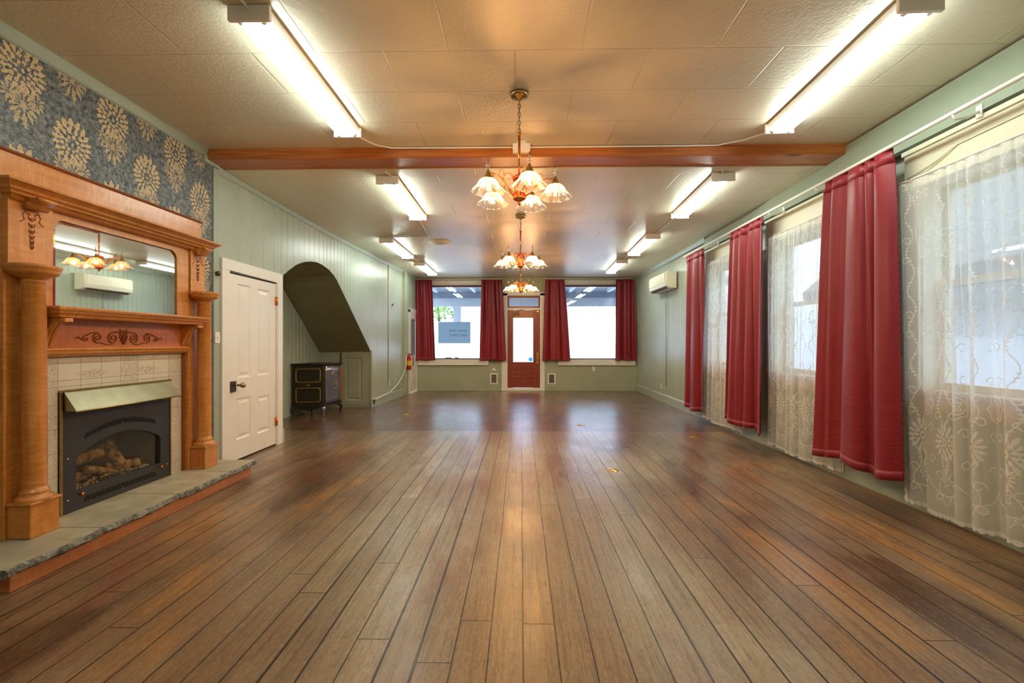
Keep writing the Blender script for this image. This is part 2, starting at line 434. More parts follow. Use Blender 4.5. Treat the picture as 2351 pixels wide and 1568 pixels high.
# ------------------------------------------------------------------ mesh builder
def wloc(o):
    v = Vector((0, 0, 0))
    while o is not None: v += o.location; o = o.parent
    return v
class MB:
    def __init__(s): s.v = []; s.f = []; s.sm = []; s.uv = None; s.mi = []; s.cur = 0
    def _add(s, vs, fs, smooth=False):
        b = len(s.v); s.v += [tuple(v) for v in vs]
        for f in fs: s.f.append([b+i for i in f]); s.sm.append(smooth); s.mi.append(s.cur)
        return s
    def box(s, x0, x1, y0, y1, z0, z1, mat=None):
        vs = [(x, y, z) for z in (z0, z1) for y in (y0, y1) for x in (x0, x1)]
        if mat is not None: vs = [mat @ Vector(v) for v in vs]
        return s._add(vs, [(0, 2, 3, 1), (4, 5, 7, 6), (0, 1, 5, 4), (2, 6, 7, 3), (0, 4, 6, 2), (1, 3, 7, 5)])
    def prism(s, poly, ax, a0, a1, smooth=False):
        # poly 2-D in the two other axes (x->(y,z), y->(x,z), z->(x,y))
        def P(p, a):
            return {'x': (a, p[0], p[1]), 'y': (p[0], a, p[1]), 'z': (p[0], p[1], a)}[ax]
        n = len(poly); vs = [P(p, a0) for p in poly]+[P(p, a1) for p in poly]
        s._add(vs, [[i, (i+1) % n, n+(i+1) % n, n+i] for i in range(n)], smooth)
        b = len(s.v)-2*n
        s.f.append([b+i for i in range(n)][::-1]); s.f.append([b+n+i for i in range(n)]); s.sm += [False, False]; s.mi += [s.cur, s.cur]
        return s
    def tube(s, pts, r, n=10, cap=True, closed=False):
        pts = [Vector(p) for p in pts]; m = len(pts); rs = r if isinstance(r, (list, tuple)) else [r]*m
        prev = None; rings = []
        for i in range(m):
            if closed: d = pts[(i+1) % m]-pts[i-1]
            else: d = pts[min(i+1, m-1)]-pts[max(i-1, 0)]
            if d.length < 1e-9: d = Vector((0, 0, 1))
            d.normalize()
            if prev is None:
                a = Vector((0, 0, 1)) if abs(d.z) < .9 else Vector((1, 0, 0)); u = d.cross(a).normalized()
            else:
                u = (prev-d*prev.dot(d)); u = u.normalized() if u.length > 1e-6 else d.orthogonal().normalized()
            prev = u; w = d.cross(u)
            rings.append([pts[i]+(u*math.cos(2*PI*k/n)+w*math.sin(2*PI*k/n))*rs[i] for k in range(n)])
        vs = [v for q in rings for v in q]; fs = []
        for i in range(m if closed else m-1):
            j = (i+1) % m
            for k in range(n): fs.append((i*n+k, i*n+(k+1) % n, j*n+(k+1) % n, j*n+k))
        if cap and not closed:
            fs.append(tuple(range(n))[::-1]); fs.append(tuple((m-1)*n+k for k in range(n)))
        return s._add(vs, fs, True)
    def lathe(s, prof, c=(0, 0, 0), n=24, ax='z', mod=None, smooth=True, a0=0, a1=2*PI):
        full = abs(a1-a0-2*PI) < 1e-6; vs = []; nn = n if full else n+1
        for (r, z) in prof:
            for k in range(nn):
                a = a0+(a1-a0)*k/n; q = r*(mod(a, r, z) if mod else 1)
                p = (q*math.cos(a), q*math.sin(a), z)
                if ax == 'x': p = (p[2], p[0], p[1])
                if ax == 'y': p = (p[0], p[2], p[1])
                vs.append((c[0]+p[0], c[1]+p[1], c[2]+p[2]))
        fs = []
        for i in range(len(prof)-1):
            for k in range(n):
                k2 = (k+1) % nn if full else k+1
                fs.append((i*nn+k, i*nn+k2, (i+1)*nn+k2, (i+1)*nn+k))
        return s._add(vs, fs, smooth)
    def ball(s, c, r, n=12, sz=1):
        return s.lathe([(max(1e-4, r*math.sin(PI*i/8)), -r*sz*math.cos(PI*i/8)) for i in range(9)], c, n)
    def grid(s, fn, nu, nv, smooth=True, uv=None):
        vs = [fn(i/nu, j/nv) for j in range(nv+1) for i in range(nu+1)]
        b = len(s.v)
        fs = [(j*(nu+1)+i, j*(nu+1)+i+1, (j+1)*(nu+1)+i+1, (j+1)*(nu+1)+i) for j in range(nv) for i in range(nu)]
        s._add(vs, fs, smooth)
        if uv:
            if s.uv is None: s.uv = {}
            for j in range(nv+1):
                for i in range(nu+1): s.uv[b+j*(nu+1)+i] = uv(i/nu, j/nv)
        return s
    def xf(s, mat):
        s.v = [tuple(mat @ Vector(v)) for v in s.v]; return s
    def build(s, name, mat, parent=None, bevel=0, solid=0, origin=None, segs=2, recalc=True):
        off = wloc(parent) if parent else None
        if parent is None:
            if origin is None:
                xs = [v[0] for v in s.v]; ys = [v[1] for v in s.v]; zs = [v[2] for v in s.v]
                origin = ((min(xs)+max(xs))/2, (min(ys)+max(ys))/2, min(zs))
            off = Vector(origin)
        me = bpy.data.meshes.new(name)
        me.from_pydata([(v[0]-off[0], v[1]-off[1], v[2]-off[2]) for v in s.v], [], s.f)
        me.polygons.foreach_set('use_smooth', s.sm)
        mats = mat if isinstance(mat, (list, tuple)) else [mat]
        for m in mats: me.materials.append(m)
        if len(mats) > 1: me.polygons.foreach_set('material_index', s.mi)
        if s.uv:
            ul = me.uv_layers.new(name='UVMap')
            for lp in me.loops: ul.data[lp.index].uv = s.uv.get(lp.vertex_index, (0, 0))
        me.update()
        if recalc:
            import bmesh
            bm = bmesh.new(); bm.from_mesh(me); bmesh.ops.recalc_face_normals(bm, faces=bm.faces); bm.to_mesh(me); bm.free()
        o = bpy.data.objects.new(name, me); COL.objects.link(o)
        if parent: o.parent = parent
        else: o.location = off
        if bevel:
            b = o.modifiers.new('edge', 'BEVEL'); b.width = bevel; b.segments = segs; b.limit_method = 'ANGLE'; b.angle_limit = R(35)
        if solid:
            b = o.modifiers.new('thick', 'SOLIDIFY'); b.thickness = solid; b.offset = 0
        return o
def tag(o, label=None, cat=None, group=None, kind=None):
    if label: o['label'] = label
    if cat: o['category'] = cat
    if group: o['group'] = group
    if kind: o['kind'] = kind
    return o
def empty(name, loc, label=None, cat=None, group=None, kind=None):
    o = bpy.data.objects.new(name, None); COL.objects.link(o); o.location = loc; o.empty_display_size = .1
    return tag(o, label, cat, group, kind)
def copy_tree(o, parent=None):
    c = o.copy(); COL.objects.link(c); c.parent = parent
    for ch in [q for q in bpy.data.objects if q.parent == o]: copy_tree(ch, c)
    return c
def struct(o, label, cat): return tag(o, label, cat, None, 'structure')

# ------------------------------------------------------------------ room numbers
H = 1.24
def zc(y): return 3.06 if y < 4.3 else 2.955-(y-4.5)*.0045
YB, YF = 11.84, -1.6
XL, XR = -2.97, 2.98
def left_x(y):                      # the panelled wall drifts inwards towards the shop front
    return -2.98 if y < 7 else -2.98+.22*(y-7)/3.7
def right_top(y): return .075 if y < 6.5 else .075*max(0, (11.84-y)/5.34)

# floor, ceiling
struct(MB().box(-3.98, 3.2, YF, YB+.05, -.05, 0).build('floor', M['floor']), 'worn brown plank floor running the length of the hall', 'floor')
struct(MB().box(-3.2, 3.2, YF, 4.5, 3.06, 3.12).build('ceiling', M['ceil']), 'cream tiled ceiling in front of the timber beam', 'ceiling')
c2 = MB(); c2._add([(-3.2, 4.5, zc(4.5)), (3.2, 4.5, zc(4.5)), (3.2, YB+.05, zc(YB)), (-3.2, YB+.05, zc(YB)), (-3.2, 4.5, 3.12), (3.2, 4.5, 3.12), (3.2, YB+.05, 3.12), (-3.2, YB+.05, 3.12)],
   [(0, 1, 2, 3), (4, 5, 6, 7), (0, 1, 5, 4), (2, 3, 7, 6), (1, 2, 6, 5), (0, 3, 7, 4)])
struct(c2.build('ceiling', M['ceil']), 'cream tiled ceiling beyond the timber beam', 'ceiling')

# wall of boards: columns of quads between z-intervals, V grooves at the seams
def board_wall(path, s0, s1, seams, intervals, ztop, normal, step=.06, lean=None, groove=.007, gw=.006):
    ss = set([s0, s1]); q = s0
    while q < s1: ss.add(round(q, 4)); q += step
    for g in seams:
        if s0 < g-gw and g+gw < s1: ss |= {g-gw, g, g+gw}
    for (a, b, lo, hi) in intervals:
        for e in (a, b):
            if s0 < e < s1: ss.add(e)
    ss = sorted(ss); sg = set(seams); mb = MB()
    for (a, b, lo, hi) in intervals:
        col = [x for x in ss if a-1e-6 <= x <= b+1e-6]; vs = []
        for x in col:
            px, py = path(x); d = -groove if x in sg else 0
            zl = lo(x) if callable(lo) else lo; zh = (hi(x) if callable(hi) else hi)
            if zh == 'top': zh = ztop(x)
            for zz in (zl, zh):
                lx = lean(x, zz) if lean else 0
                vs.append((px+normal[0]*d+lx, py+normal[1]*d, zz))
        fs = [(2*i, 2*i+2, 2*i+3, 2*i+1) for i in range(len(col)-1)]
        mb._add(vs, fs)
    return mb

# left wall, wallpapered part
struct(MB().box(-3.08, XL, YF, 4.385, 0, 3.06).build('wall_left', M['paper']), 'wall papered in slate blue with gold damask medallions above the fireplace', 'wall')
# panelled part with the arched opening
arch_px = [(650, 632), (665, 619), (680, 608), (696, 602), (712, 600), (727, 602), (740, 608), (755, 619), (768, 634), (776, 648), (851, 806)]
T = math.atan(20.5/1050)
def ray(px, py):
    u = px-1175.5; return (-math.sin(T)*1050+math.cos(T)*u, math.cos(T)*1050+math.sin(T)*u, 787-py)
arch = []
for (px, py) in arch_px:
    a = ray(px, py)
    k = -2.98/a[0]
    for _ in range(20): k = left_x(a[1]*k)/a[0]
    arch.append((a[1]*k, H+a[2]*k))
AY0, AY1 = arch[0][0], arch[-1][0]
def arch_z(y):
    for (a, b) in zip(arch, arch[1:]):
        if a[0] <= y <= b[0]: return a[1]+(b[1]-a[1])*(y-a[0])/(b[0]-a[0])
    return arch[-1][1]
seams = [4.77, 5.0, 5.23, 5.46]+[5.63+.152*i for i in range(8)]+[6.85+.12*i for i in range(40)]
dO = (4.585, 5.495)
wl = board_wall(lambda y: (left_x(y), y), 4.385, 10.72, seams,
    [(4.385, dO[0], 0, 'top'), (dO[0], dO[1], 1.965, 'top'), (dO[1], AY0, 0, 'top'), (AY0, AY1, arch_z, 'top'), (AY1, 10.72, 0, 'top')],
    lambda y: zc(y)+.02 if y > 4.5 else 3.06, (1, 0), step=.05)
struct(wl.build('wall_left', M['green'], recalc=False), 'sage green boarded wall with the arched stair recess', 'wall')
# end jog and end segment with the far door
struct(board_wall(lambda y: (-2.72, y), 10.72, YB+.05, [10.80+.1*i for i in range(12)], [(10.72, 11.10, 0, 'top'), (11.10, 11.80, 2.0, 'top'), (11.80, YB+.05, 0, 'top')], lambda y: 2.95, (1, 0)).build('wall_left', M['green'], recalc=False), 'short green boarded wall holding the cream side door', 'wall')
struct(MB().box(-2.78, -2.70, 10.62, 10.72, 0, zc(10.7)+.01).build('trim_1', M['olive_pale'], bevel=.006), 'olive corner post on the boarded wall', 'trim')
# alcove
XA = -3.88
al = MB()
al.cur = 0
al._add([(XA, AY0-.02, 0), (XA, 8.74, 0), (XA, 8.74, 1.09), (XA, 7.35, 2.10), (XA, 7.0, 2.42), (XA, AY0-.02, 2.42)], [(0, 1, 2, 3, 4, 5)])
al._add([(XA, AY0-.01, 0), (left_x(5.6), AY0-.01, 0), (left_x(5.6), AY0-.01, 2.4), (XA, AY0-.01, 2.4)], [(0, 1, 2, 3)])
struct(al.build('wall_alcove', M['green'], recalc=False), 'green boarded back wall inside the arched recess', 'wall')
struct(MB()._add([(XA, 8.735, 0), (-2.86, 8.735, 0), (-2.86, 8.735, 1.09), (XA, 8.735, 1.09)], [(0, 1, 2, 3)]).build('wall_alcove', M['olive_pale'], recalc=False), 'low green end wall of the recess with the cupboard door', 'wall')
so = MB()
so._add([(-4.0, 5.4, 2.5), (-4.0, 9.2, 2.5), (-3.02, 9.2, 2.5), (-3.02, 5.4, 2.5)], [(0, 1, 2, 3)])  # unseen outer box, added to keep sky light from leaking into the recess
so._add([(-3.98, 5.4, 0), (-3.98, 9.2, 0), (-3.98, 9.2, 2.5), (-3.98, 5.4, 2.5)], [(0, 1, 2, 3)])
so._add([(-4.0, 9.2, 0), (-3.0, 9.2, 0), (-3.0, 9.2, 2.5), (-4.0, 9.2, 2.5)], [(0, 1, 2, 3)])
so._add([(-4.0, 5.4, 0), (-3.0, 5.4, 0), (-3.0, 5.4, 2.5), (-4.0, 5.4, 2.5)], [(0, 1, 2, 3)])
for (a, b) in zip(arch, arch[1:]):
    for i in range(1):
        so._add([(left_x(a[0]), a[0], a[1]), (left_x(b[0]), b[0], b[1]), (XA-.01, b[0], b[1]-.02), (XA-.01, a[0], a[1]-.02)], [(0, 1, 2, 3)], True)
struct(so.build('ceiling_alcove', M['olive'], recalc=False), 'dark olive sloping soffit under the stair, with an added unseen box keeping daylight out', 'soffit')
struct(board_wall(lambda y: (XA+.004, y), AY0, 8.73, [5.78+.13*i for i in range(23)], [(AY0, 8.73, 0, 'top')], lambda y: 2.42 if y < 7.0 else max(1.09, 2.42-(y-7.0)*.77), (1, 0)).build('wall_alcove', M['green'], recalc=False), 'boards on the back wall of the recess behind the antique stove', 'wall')
# wall behind the camera
struct(MB().box(-3.1, 3.1, YF-.1, YF, 0, 3.06).build('wall_front', M['cream']), 'cream wall at the near end of the hall', 'wall')

# ---------------- right wall with three windows
WZ0, WZ1 = .90, 2.40
WIN = [(2.33, 3.46), (4.29, 5.45), (6.11, 7.25)]
iv = []; last = YF
for (a, b) in WIN:
    iv.append((last, a, 0, 'top')); iv.append((a, b, 0, WZ0)); iv.append((a, b, WZ1, 'top')); last = b
iv.append((last, YB+.05, 0, 'top'))
rseams = [round(YF+.12*i, 3) for i in range(1, 112) if not any(a-.02 < YF+.12*i < a+.02 for w in WIN for a in w)]
def rlean(y, z): return right_top(y)*max(0, (z-2.70)/.36) if z > 2.7 else 0
struct(board_wall(lambda y: (XR, y), YF, YB+.05, rseams, iv, lambda y: zc(y)+.02 if y > 4.5 else 3.07, (-1, 0), lean=rlean).build('wall_right', M['green'], recalc=False), 'sage green boarded wall with the three lace-hung windows', 'wall')
# header board above the windows and its shadow gap
hd = MB()
def hz(y): return zc(y)-.015
ys = [YF, 1, 2, 3, 4.25, 4.28, 6, 7.45]
for a, b in zip(ys, ys[1:]):
    vs = []
    for y in (a, b):
        tp = 3.045 if y <= 4.26 else zc(y)-.03
        vs += [(2.93, y, 2.72), (2.93+right_top(y)*.6, y, tp), (3.06, y, tp), (2.99, y, 2.72)]
    hd._add(vs, [(0, 1, 5, 4), (1, 2, 6, 5), (3, 0, 4, 7)])
hd._add([(2.93, 7.45, 2.72), (2.93+.03, 7.45, 2.9), (3.0, 7.45, 2.9), (2.99, 7.45, 2.72)], [(0, 1, 2, 3)])
struct(hd.build('trim_2', M['sagetrim'], recalc=False), 'sage header board above the side windows', 'trim')

for i, (a, b) in enumerate(WIN):
    w = struct(empty('window_%d' % (i+1), (XR, (a+b)/2, WZ0)), ['cream side window nearest the camera, behind the large lace panel', 'middle cream side window, behind the second lace panel', 'farthest cream side window, beside the air conditioner'][i], 'window')
    c = MB()
    c.box(2.955, XR+.01, a-.11, a, .86, 2.50).box(2.955, XR+.01, b, b+.11, .86, 2.50).box(2.95, XR+.01, a-.12, b+.12, 2.40, 2.70)
    c.box(2.935, 2.96, a-.13, b+.13, 2.665, 2.70)
    c.build('window_casing', M['windowcream'], w, bevel=.004)
    j = MB().box(XR, 3.2, a-.01, a+.012, WZ0, WZ1).box(XR, 3.2, b-.012, b+.01, WZ0, WZ1).box(XR, 3.2, a, b, WZ1-.012, WZ1+.01)
    j.build('jamb', M['windowcream'], w)
    MB().box(2.932, 3.2, a-.14, b+.14, .862, .90).build('window_sill', M['tan'], w, bevel=.006)
    MB().box(2.952, 2.98, a-.12, b+.12, .75, .86).build('apron', M['tan'], w, bevel=.004)
    for nm, z0, z1, xx in (('upper_sash', 1.655, 2.39, 3.13), ('lower_sash', .90, 1.70, 3.09)):
        f = MB().box(xx, xx+.035, a+.012, a+.062, z0, z1).box(xx, xx+.035, b-.062, b-.012, z0, z1).box(xx, xx+.035, a+.06, b-.06, z1-.045, z1).box(xx, xx+.035, a+.06, b-.06, z0, z0+.05)
        fo = f.build(nm, M['windowcream'], w, bevel=.003)
        MB().box(xx+.015, xx+.019, a+.06, b-.06, z0+.05, z1-.045).build('pane', M['glass'], fo)

# ---------------- back (shop front) wall
D0, D1 = -.35, .496      # red door
SW = [(-2.62, -.90), (1.02, 2.86)]
bw = MB()
def bbox(x0, x1, z0, z1): bw.box(x0, x1, YB, YB+.12, z0, z1)
bbox(-3.0, SW[0][0], 0, 2.96); bbox(SW[0][0], SW[0][1], 0, .82); bbox(SW[0][0], SW[0][1], 2.80, 2.96)
bbox(SW[0][1], D0, 0, 2.96); bbox(D0, D1, 2.45, 2.96); bbox(D1, SW[1][0], 0, 2.96)
bbox(SW[1][0], SW[1][1], 0, .82); bbox(SW[1][0], SW[1][1], 2.80, 2.96); bbox(SW[1][1], 3.1, 0, 2.96)
struct(bw.build('wall_back', M['olive_pale']), 'pale olive street-end wall around the red door', 'wall')
for i, (a, b) in enumerate(SW):
    w = struct(empty('window_%d' % (i+4), ((a+b)/2, YB, .82)), ['large street window left of the red door, holding the grey sign', 'large street window right of the red door'][i], 'window')
    MB().box(a-.06, b+.08 if i else b+.06, YB-.045, YB, .66, .80).build('window_sill', M['cream'], w, bevel=.004)
    MB().box(a-.05, b+.05, YB-.025, YB, 2.77, 2.86).build('window_head', M['cream'], w, bevel=.004)
    MB().box(a, a+.05, YB-.02, YB+.1, .80, 2.80).box(b-.05, b, YB-.02, YB+.1, .80, 2.80).build('jamb', M['cream'], w)
    f = MB().box(a+.05, b-.05, YB+.02, YB+.06, 2.685, 2.735).box(a+.05, b-.05, YB+.02, YB+.06, .80, .84).box(a+.05, a+.09, YB+.02, YB+.06, .84, 2.69).box(b-.09, b-.05, YB+.02, YB+.06, .84, 2.69)
    fo = f.build('sash', M['maroon'], w, bevel=.004)
    MB().box(a+.09, b-.09, YB+.038, YB+.042, .84, 2.69).build('pane', M['glass'], fo)
    MB().box(a+.06, b-.06, YB+.02, YB+.075, 2.737, 2.80).build('blind_cassette', M['white'], w, bevel=.01)
# panels and battens below
struct(MB().box(-1.665, -1.64, YB-.008, YB, .02, .66).box(-.90, -.87, YB-.012, YB, .02, .68).build('trim_3', M['olive_pale']), 'thin upright batten on the low olive wall under the left street window', 'trim')
for nm, x0, x1 in (('a', -2.7, -.50), ('b', .61, 2.98)):
    struct(MB().box(x0, x1, YB-.02, YB, 0, .02 if nm == 'a' else .13).build('baseboard_back', M['olive_pale'], bevel=.004), 'olive baseboard %s the red door' % ('left of' if nm == 'a' else 'right of'), 'baseboard')

# baseboards, crowns
bb = MB()
for a, b in ((dO[1]+.12, AY0), (AY1, 7.0+1.9), (8.9, 10.62)):
    if b <= a: continue
    n = 6
    for k in range(n):
        y0 = a+(b-a)*k/n; y1 = a+(b-a)*(k+1)/n; x0, x1 = left_x(y0), left_x(y1)
        bb._add([(x0, y0, 0), (x1, y1, 0), (x1, y1, .17), (x0, y0, .17), (x0+.02, y0, 0), (x1+.02, y1, 0), (x1+.02, y1, .155), (x0+.02, y0, .155)], [(4, 5, 6, 7), (7, 6, 2, 3), (0, 4, 7, 3), (1, 5, 6, 2)])
struct(bb.build('baseboard_left', M['green']), 'green baseboard along the boarded left wall', 'baseboard')
struct(MB().prism([(XR, 0), (XR-.02, 0), (XR-.02, .15), (XR-.012, .165), (XR, .17)], 'y', YF, YB).build('baseboard_right', M['green']), 'green baseboard under the side windows', 'baseboard')
struct(MB().prism([(XL, 3.06), (XL+.035, 3.06), (XL+.035, 3.045), (XL+.012, 2.995), (XL, 2.985)], 'y', YF, 4.26).prism([(-2.98, 2.985), (-2.945, 2.985), (-2.945, 2.94), (-2.98, 2.93)], 'y', 4.22, 4.42).box(-2.975, -2.94, 4.20, 4.26, 2.93, 3.0).build('trim_4', M['sagetrim']), 'sage crown moulding above the wallpaper', 'trim')
cr = MB()
for k in range(8):
    y0 = 4.42+(10.7-4.42)*k/8; y1 = 4.42+(10.7-4.42)*(k+1)/8
    vs = []
    for y in (y0, y1):
        x = left_x(y); z = zc(max(y, 4.5)); vs += [(x, y, z+.02), (x+.03, y, z+.02), (x+.03, y, z-.01), (x+.008, y, z-.05), (x, y, z-.055)]
    cr._add(vs, [(i, i+1, i+6, i+5) for i in range(4)])
struct(cr.build('trim_5', M['sagetrim']), 'sage crown strip above the boarded left wall', 'trim')
struct(MB().box(-2.975, -2.955, 4.345, 4.425, 0, 2.93).build('trim_6', M['sagetrim'], bevel=.004), 'narrow sage post between wallpaper and white door', 'trim')
struct(MB().prism([(2.99, 2.95), (2.955, 2.95), (2.955, 2.92), (2.985, 2.87)], 'y', 7.45, YB).build('trim_7', M['green']), 'sage crown strip above the air conditioner', 'trim')
# beam
bm_ = MB().prism([(4.24, 3.06), (4.24, 2.972), (4.248, 2.965), (4.51, 2.965), (4.52, 2.975), (4.52, 3.06)], 'x', -2.975, 3.04)
struct(bm_.build('ceiling_beam', M['beam'], bevel=0), 'stained knotty timber beam crossing the ceiling', 'beam')

# ---------------- doors
def panel_door_face(mb, x, y0, y1, z0, z1, rects, nx=1, depth=.012, axis='x'):
    """flat door leaf in the plane x with sunk panels (rects in y,z)"""
    ysr = sorted({y0, y1}|{r[0] for r in rects}|{r[1] for r in rects}); zsr = sorted({z0, z1}|{r[2] for r in rects}|{r[3] for r in rects})
    def P(a, b, d): return (x-nx*d, a, b) if axis == 'x' else (a, x-nx*d, b)
    for a, b in zip(ysr, ysr[1:]):
        for c, d in zip(zsr, zsr[1:]):
            if any(r[0] <= a and b <= r[1] and r[2] <= c and d <= r[3] for r in rects): continue
            mb._add([P(a, c, 0), P(b, c, 0), P(b, d, 0), P(a, d, 0)], [(0, 1, 2, 3)])
    for (a, b, c, d) in rects:
        o = [(a, c), (b, c), (b, d), (a, d)]
        def ring(e): return [(a+e, c+e), (b-e, c+e), (b-e, d-e), (a+e, d-e)]
        lv = [(0, 0), (.012, depth), (.03, depth), (.055, depth*.35)]
        vs = []
        for e, dd in lv: vs += [P(p[0], p[1], dd) for p in ring(e)]
        fs = []
        for q in range(len(lv)-1):
            for k in range(4): fs.append((q*4+k, q*4+(k+1) % 4, (q+1)*4+(k+1) % 4, (q+1)*4+k))
        fs.append(tuple(range((len(lv)-1)*4, len(lv)*4)))
        mb._add(vs, fs)
d1 = struct(empty('door_1', (-2.98, 5.04, 0)), 'white four panel door beside the wallpapered wall', 'door')
lf = MB(); panel_door_face(lf, -2.968, 4.60, 5.48, .02, 1.95, [(4.735, 4.965, .87, 1.86), (5.10, 5.345, .87, 1.85), (4.72, 4.965, .225, .655), (5.10, 5.345, .215, .63)])
leaf = lf.build('door_leaf', M['cream'], d1)
cs = MB().box(-2.98, -2.945, 4.455, 4.575, 0, 1.975).box(-2.98, -2.945, 5.495, 5.60, 0, 1.975).prism([(4.455, 1.975), (5.60, 1.965), (5.60, 2.085), (4.455, 2.087)], 'x', -2.98, -2.945)
cs.box(-2.98, -2.955, 4.575, 4.59, 0, 1.975).box(-2.98, -2.955, 5.485, 5.5, 0, 1.975)
cs.build('door_casing', M['cream'], d1, bevel=.005)
MB().box(-3.02, -3.005, 4.585, 5.495, 0, 1.972).build('door_gap', M['dark'], d1)
lk = MB().box(-2.967, -2.945, 4.575, 4.68, .735, .845).build('rim_lock', M['bronze'], d1, bevel=.004)
MB().lathe([(.001, 0), (.012, 0), (.012, .03), (.022, .035), (.03, .05), (.026, .07), (.001, .078)], (-2.945, 4.70, .80), 16, 'x').build('door_knob', M['brassant'], lk)
for z in (.29, 1.745):
    MB().box(-2.969, -2.955, 5.455, 5.478, z-.05, z+.05).tube([(-2.952, 5.482, z-.05), (-2.952, 5.482, z+.05)], .007, 8).build('hinge', M['rose'], d1)
# alcove cupboard door
d4 = struct(empty('door_4', (-3.2, 8.73, 0)), 'small pale green cupboard door under the stair', 'door')
lf = MB(); panel_door_face(lf, 8.722, -3.45, -2.97, .05, 1.03, [(-3.37, -3.05, .14, .95)], nx=-1, axis='y')
lf.build('door_leaf', M['olive_pale'], d4)
MB().box(-3.475, -3.452, 8.725, 8.734, .04, 1.05).build('door_gap', M['dark'], d4)
MB().ball((-3.43, 8.70, .53), .014).build('door_knob', M['bronze'], d4)
# far left door
d3 = struct(empty('door_3', (-2.72, 11.45, 0)), 'cream glazed side door in the far left corner', 'door')
MB().box(-2.72, -2.69, 11.0, 11.10, 0, 2.06).box(-2.72, -2.69, 11.78, 11.83, 0, 2.06).box(-2.72, -2.69, 11.0, 11.83, 1.98, 2.08).build('door_casing', M['cream'], d3, bevel=.004)
MB().box(-2.73, -2.70, 11.10, 11.20, .03, 1.98).box(-2.73, -2.70, 11.68, 11.78, .03, 1.98).box(-2.73, -2.70, 11.2, 11.68, .03, .93).box(-2.73, -2.70, 11.2, 11.68, 1.83, 1.98).build('door_leaf', M['cream'], d3, bevel=.004)
MB().box(-2.722, -2.716, 11.2, 11.68, .93, 1.83).build('pane', M['blueglass'], d3)
MB().box(-2.70, -2.693, 11.25, 11.63, .25, .72).build('door_panel', M['cream'], d3, bevel=.006)
# red street door
d2 = struct(empty('door_2', ((D0+D1)/2, YB, 0)), 'red brown glazed street door in the middle of the end wall', 'door')
MB().box(-.50, D0+.004, YB-.03, YB, 0, 2.52).box(D1-.004, .61, YB-.03, YB, 0, 2.52).box(-.50, .61, YB-.03, YB, 2.46, 2.545).box(D0-.01, D1+.01, YB-.02, YB+.06, 2.09, 2.14).build('door_casing', M['cream'], d2, bevel=.004)
MB().box(-.50, .61, YB-.05, YB+.1, 0, .04).box(D0, D1, YB-.02, YB+.1, .04, .075).build('threshold', M['cream'], d2, bevel=.004)
lf = MB().box(D0, -.20, YB+.01, YB+.05, .07, 2.095).box(.315, D1, YB+.01, YB+.05, .07, 2.095).box(-.2, .315, YB+.01, YB+.05, 1.885, 2.085).box(-.2, .315, YB+.01, YB+.05, .08, .742)
lf = lf.build('door_leaf', M['doorred'], d2, bevel=.004)
MB().box(-.2, .315, YB+.028, YB+.032, .742, 1.885).build('pane', M['glass'], lf)
MB().box(-.22, .335, YB, YB+.012, .55, .66).box(-.22, .335, YB, YB+.012, .45, .50).build('rail_moulding', M['doorred'], lf, bevel=.004)
MB().box(-.2, .315, YB+.002, YB+.012, .33, .37).build('kick_panel_bead', M['doorred'], lf, bevel=.004)
MB().box(.395, .465, YB-.01, YB+.012, .70, .99).build('lock_plate', M['brass'], d2, bevel=.004)
MB().tube([(.43, YB-.02, .76), (.43, YB-.06, .78), (.43, YB-.06, .88), (.43, YB-.02, .90)], .009, 8).build('door_handle', M['brassant'], d2)
MB().box(-.23, -.03, YB-.04, YB+.005, 1.965, 2.03).tube([(-.1, YB-.03, 2.03), (-.1, YB-.05, 2.07), (.1, YB-.02, 2.10)], .008, 8).build('door_closer', M['bronze'], d2)
MB().box(.41, .46, YB-.02, YB+.01, 2.03, 2.08).build('door_latch', M['brass'], d2, bevel=.004)
tr = MB().box(D0, D1, YB+.01, YB+.05, 2.40, 2.455).box(D0, D1, YB+.01, YB+.05, 2.14, 2.185).box(D0, D0+.045, YB+.01, YB+.05, 2.18, 2.41).box(D1-.045, D1, YB+.01, YB+.05, 2.18, 2.41).build('transom', M['doorred'], d2, bevel=.004)
MB().box(D0+.04, D1-.04, YB+.028, YB+.032, 2.18, 2.405).build('pane', M['glass'], tr)
tag(MB().lathe([(.001, 0), (.055, 0), (.055, -.003), (.001, -.003)], (.25, YB+.026, .81), 20, 'y').build('window_sticker', m_pane('blue_sticker', L(110, 180, 250), .05)), 'round blue sticker low on the red door glass', 'sticker')

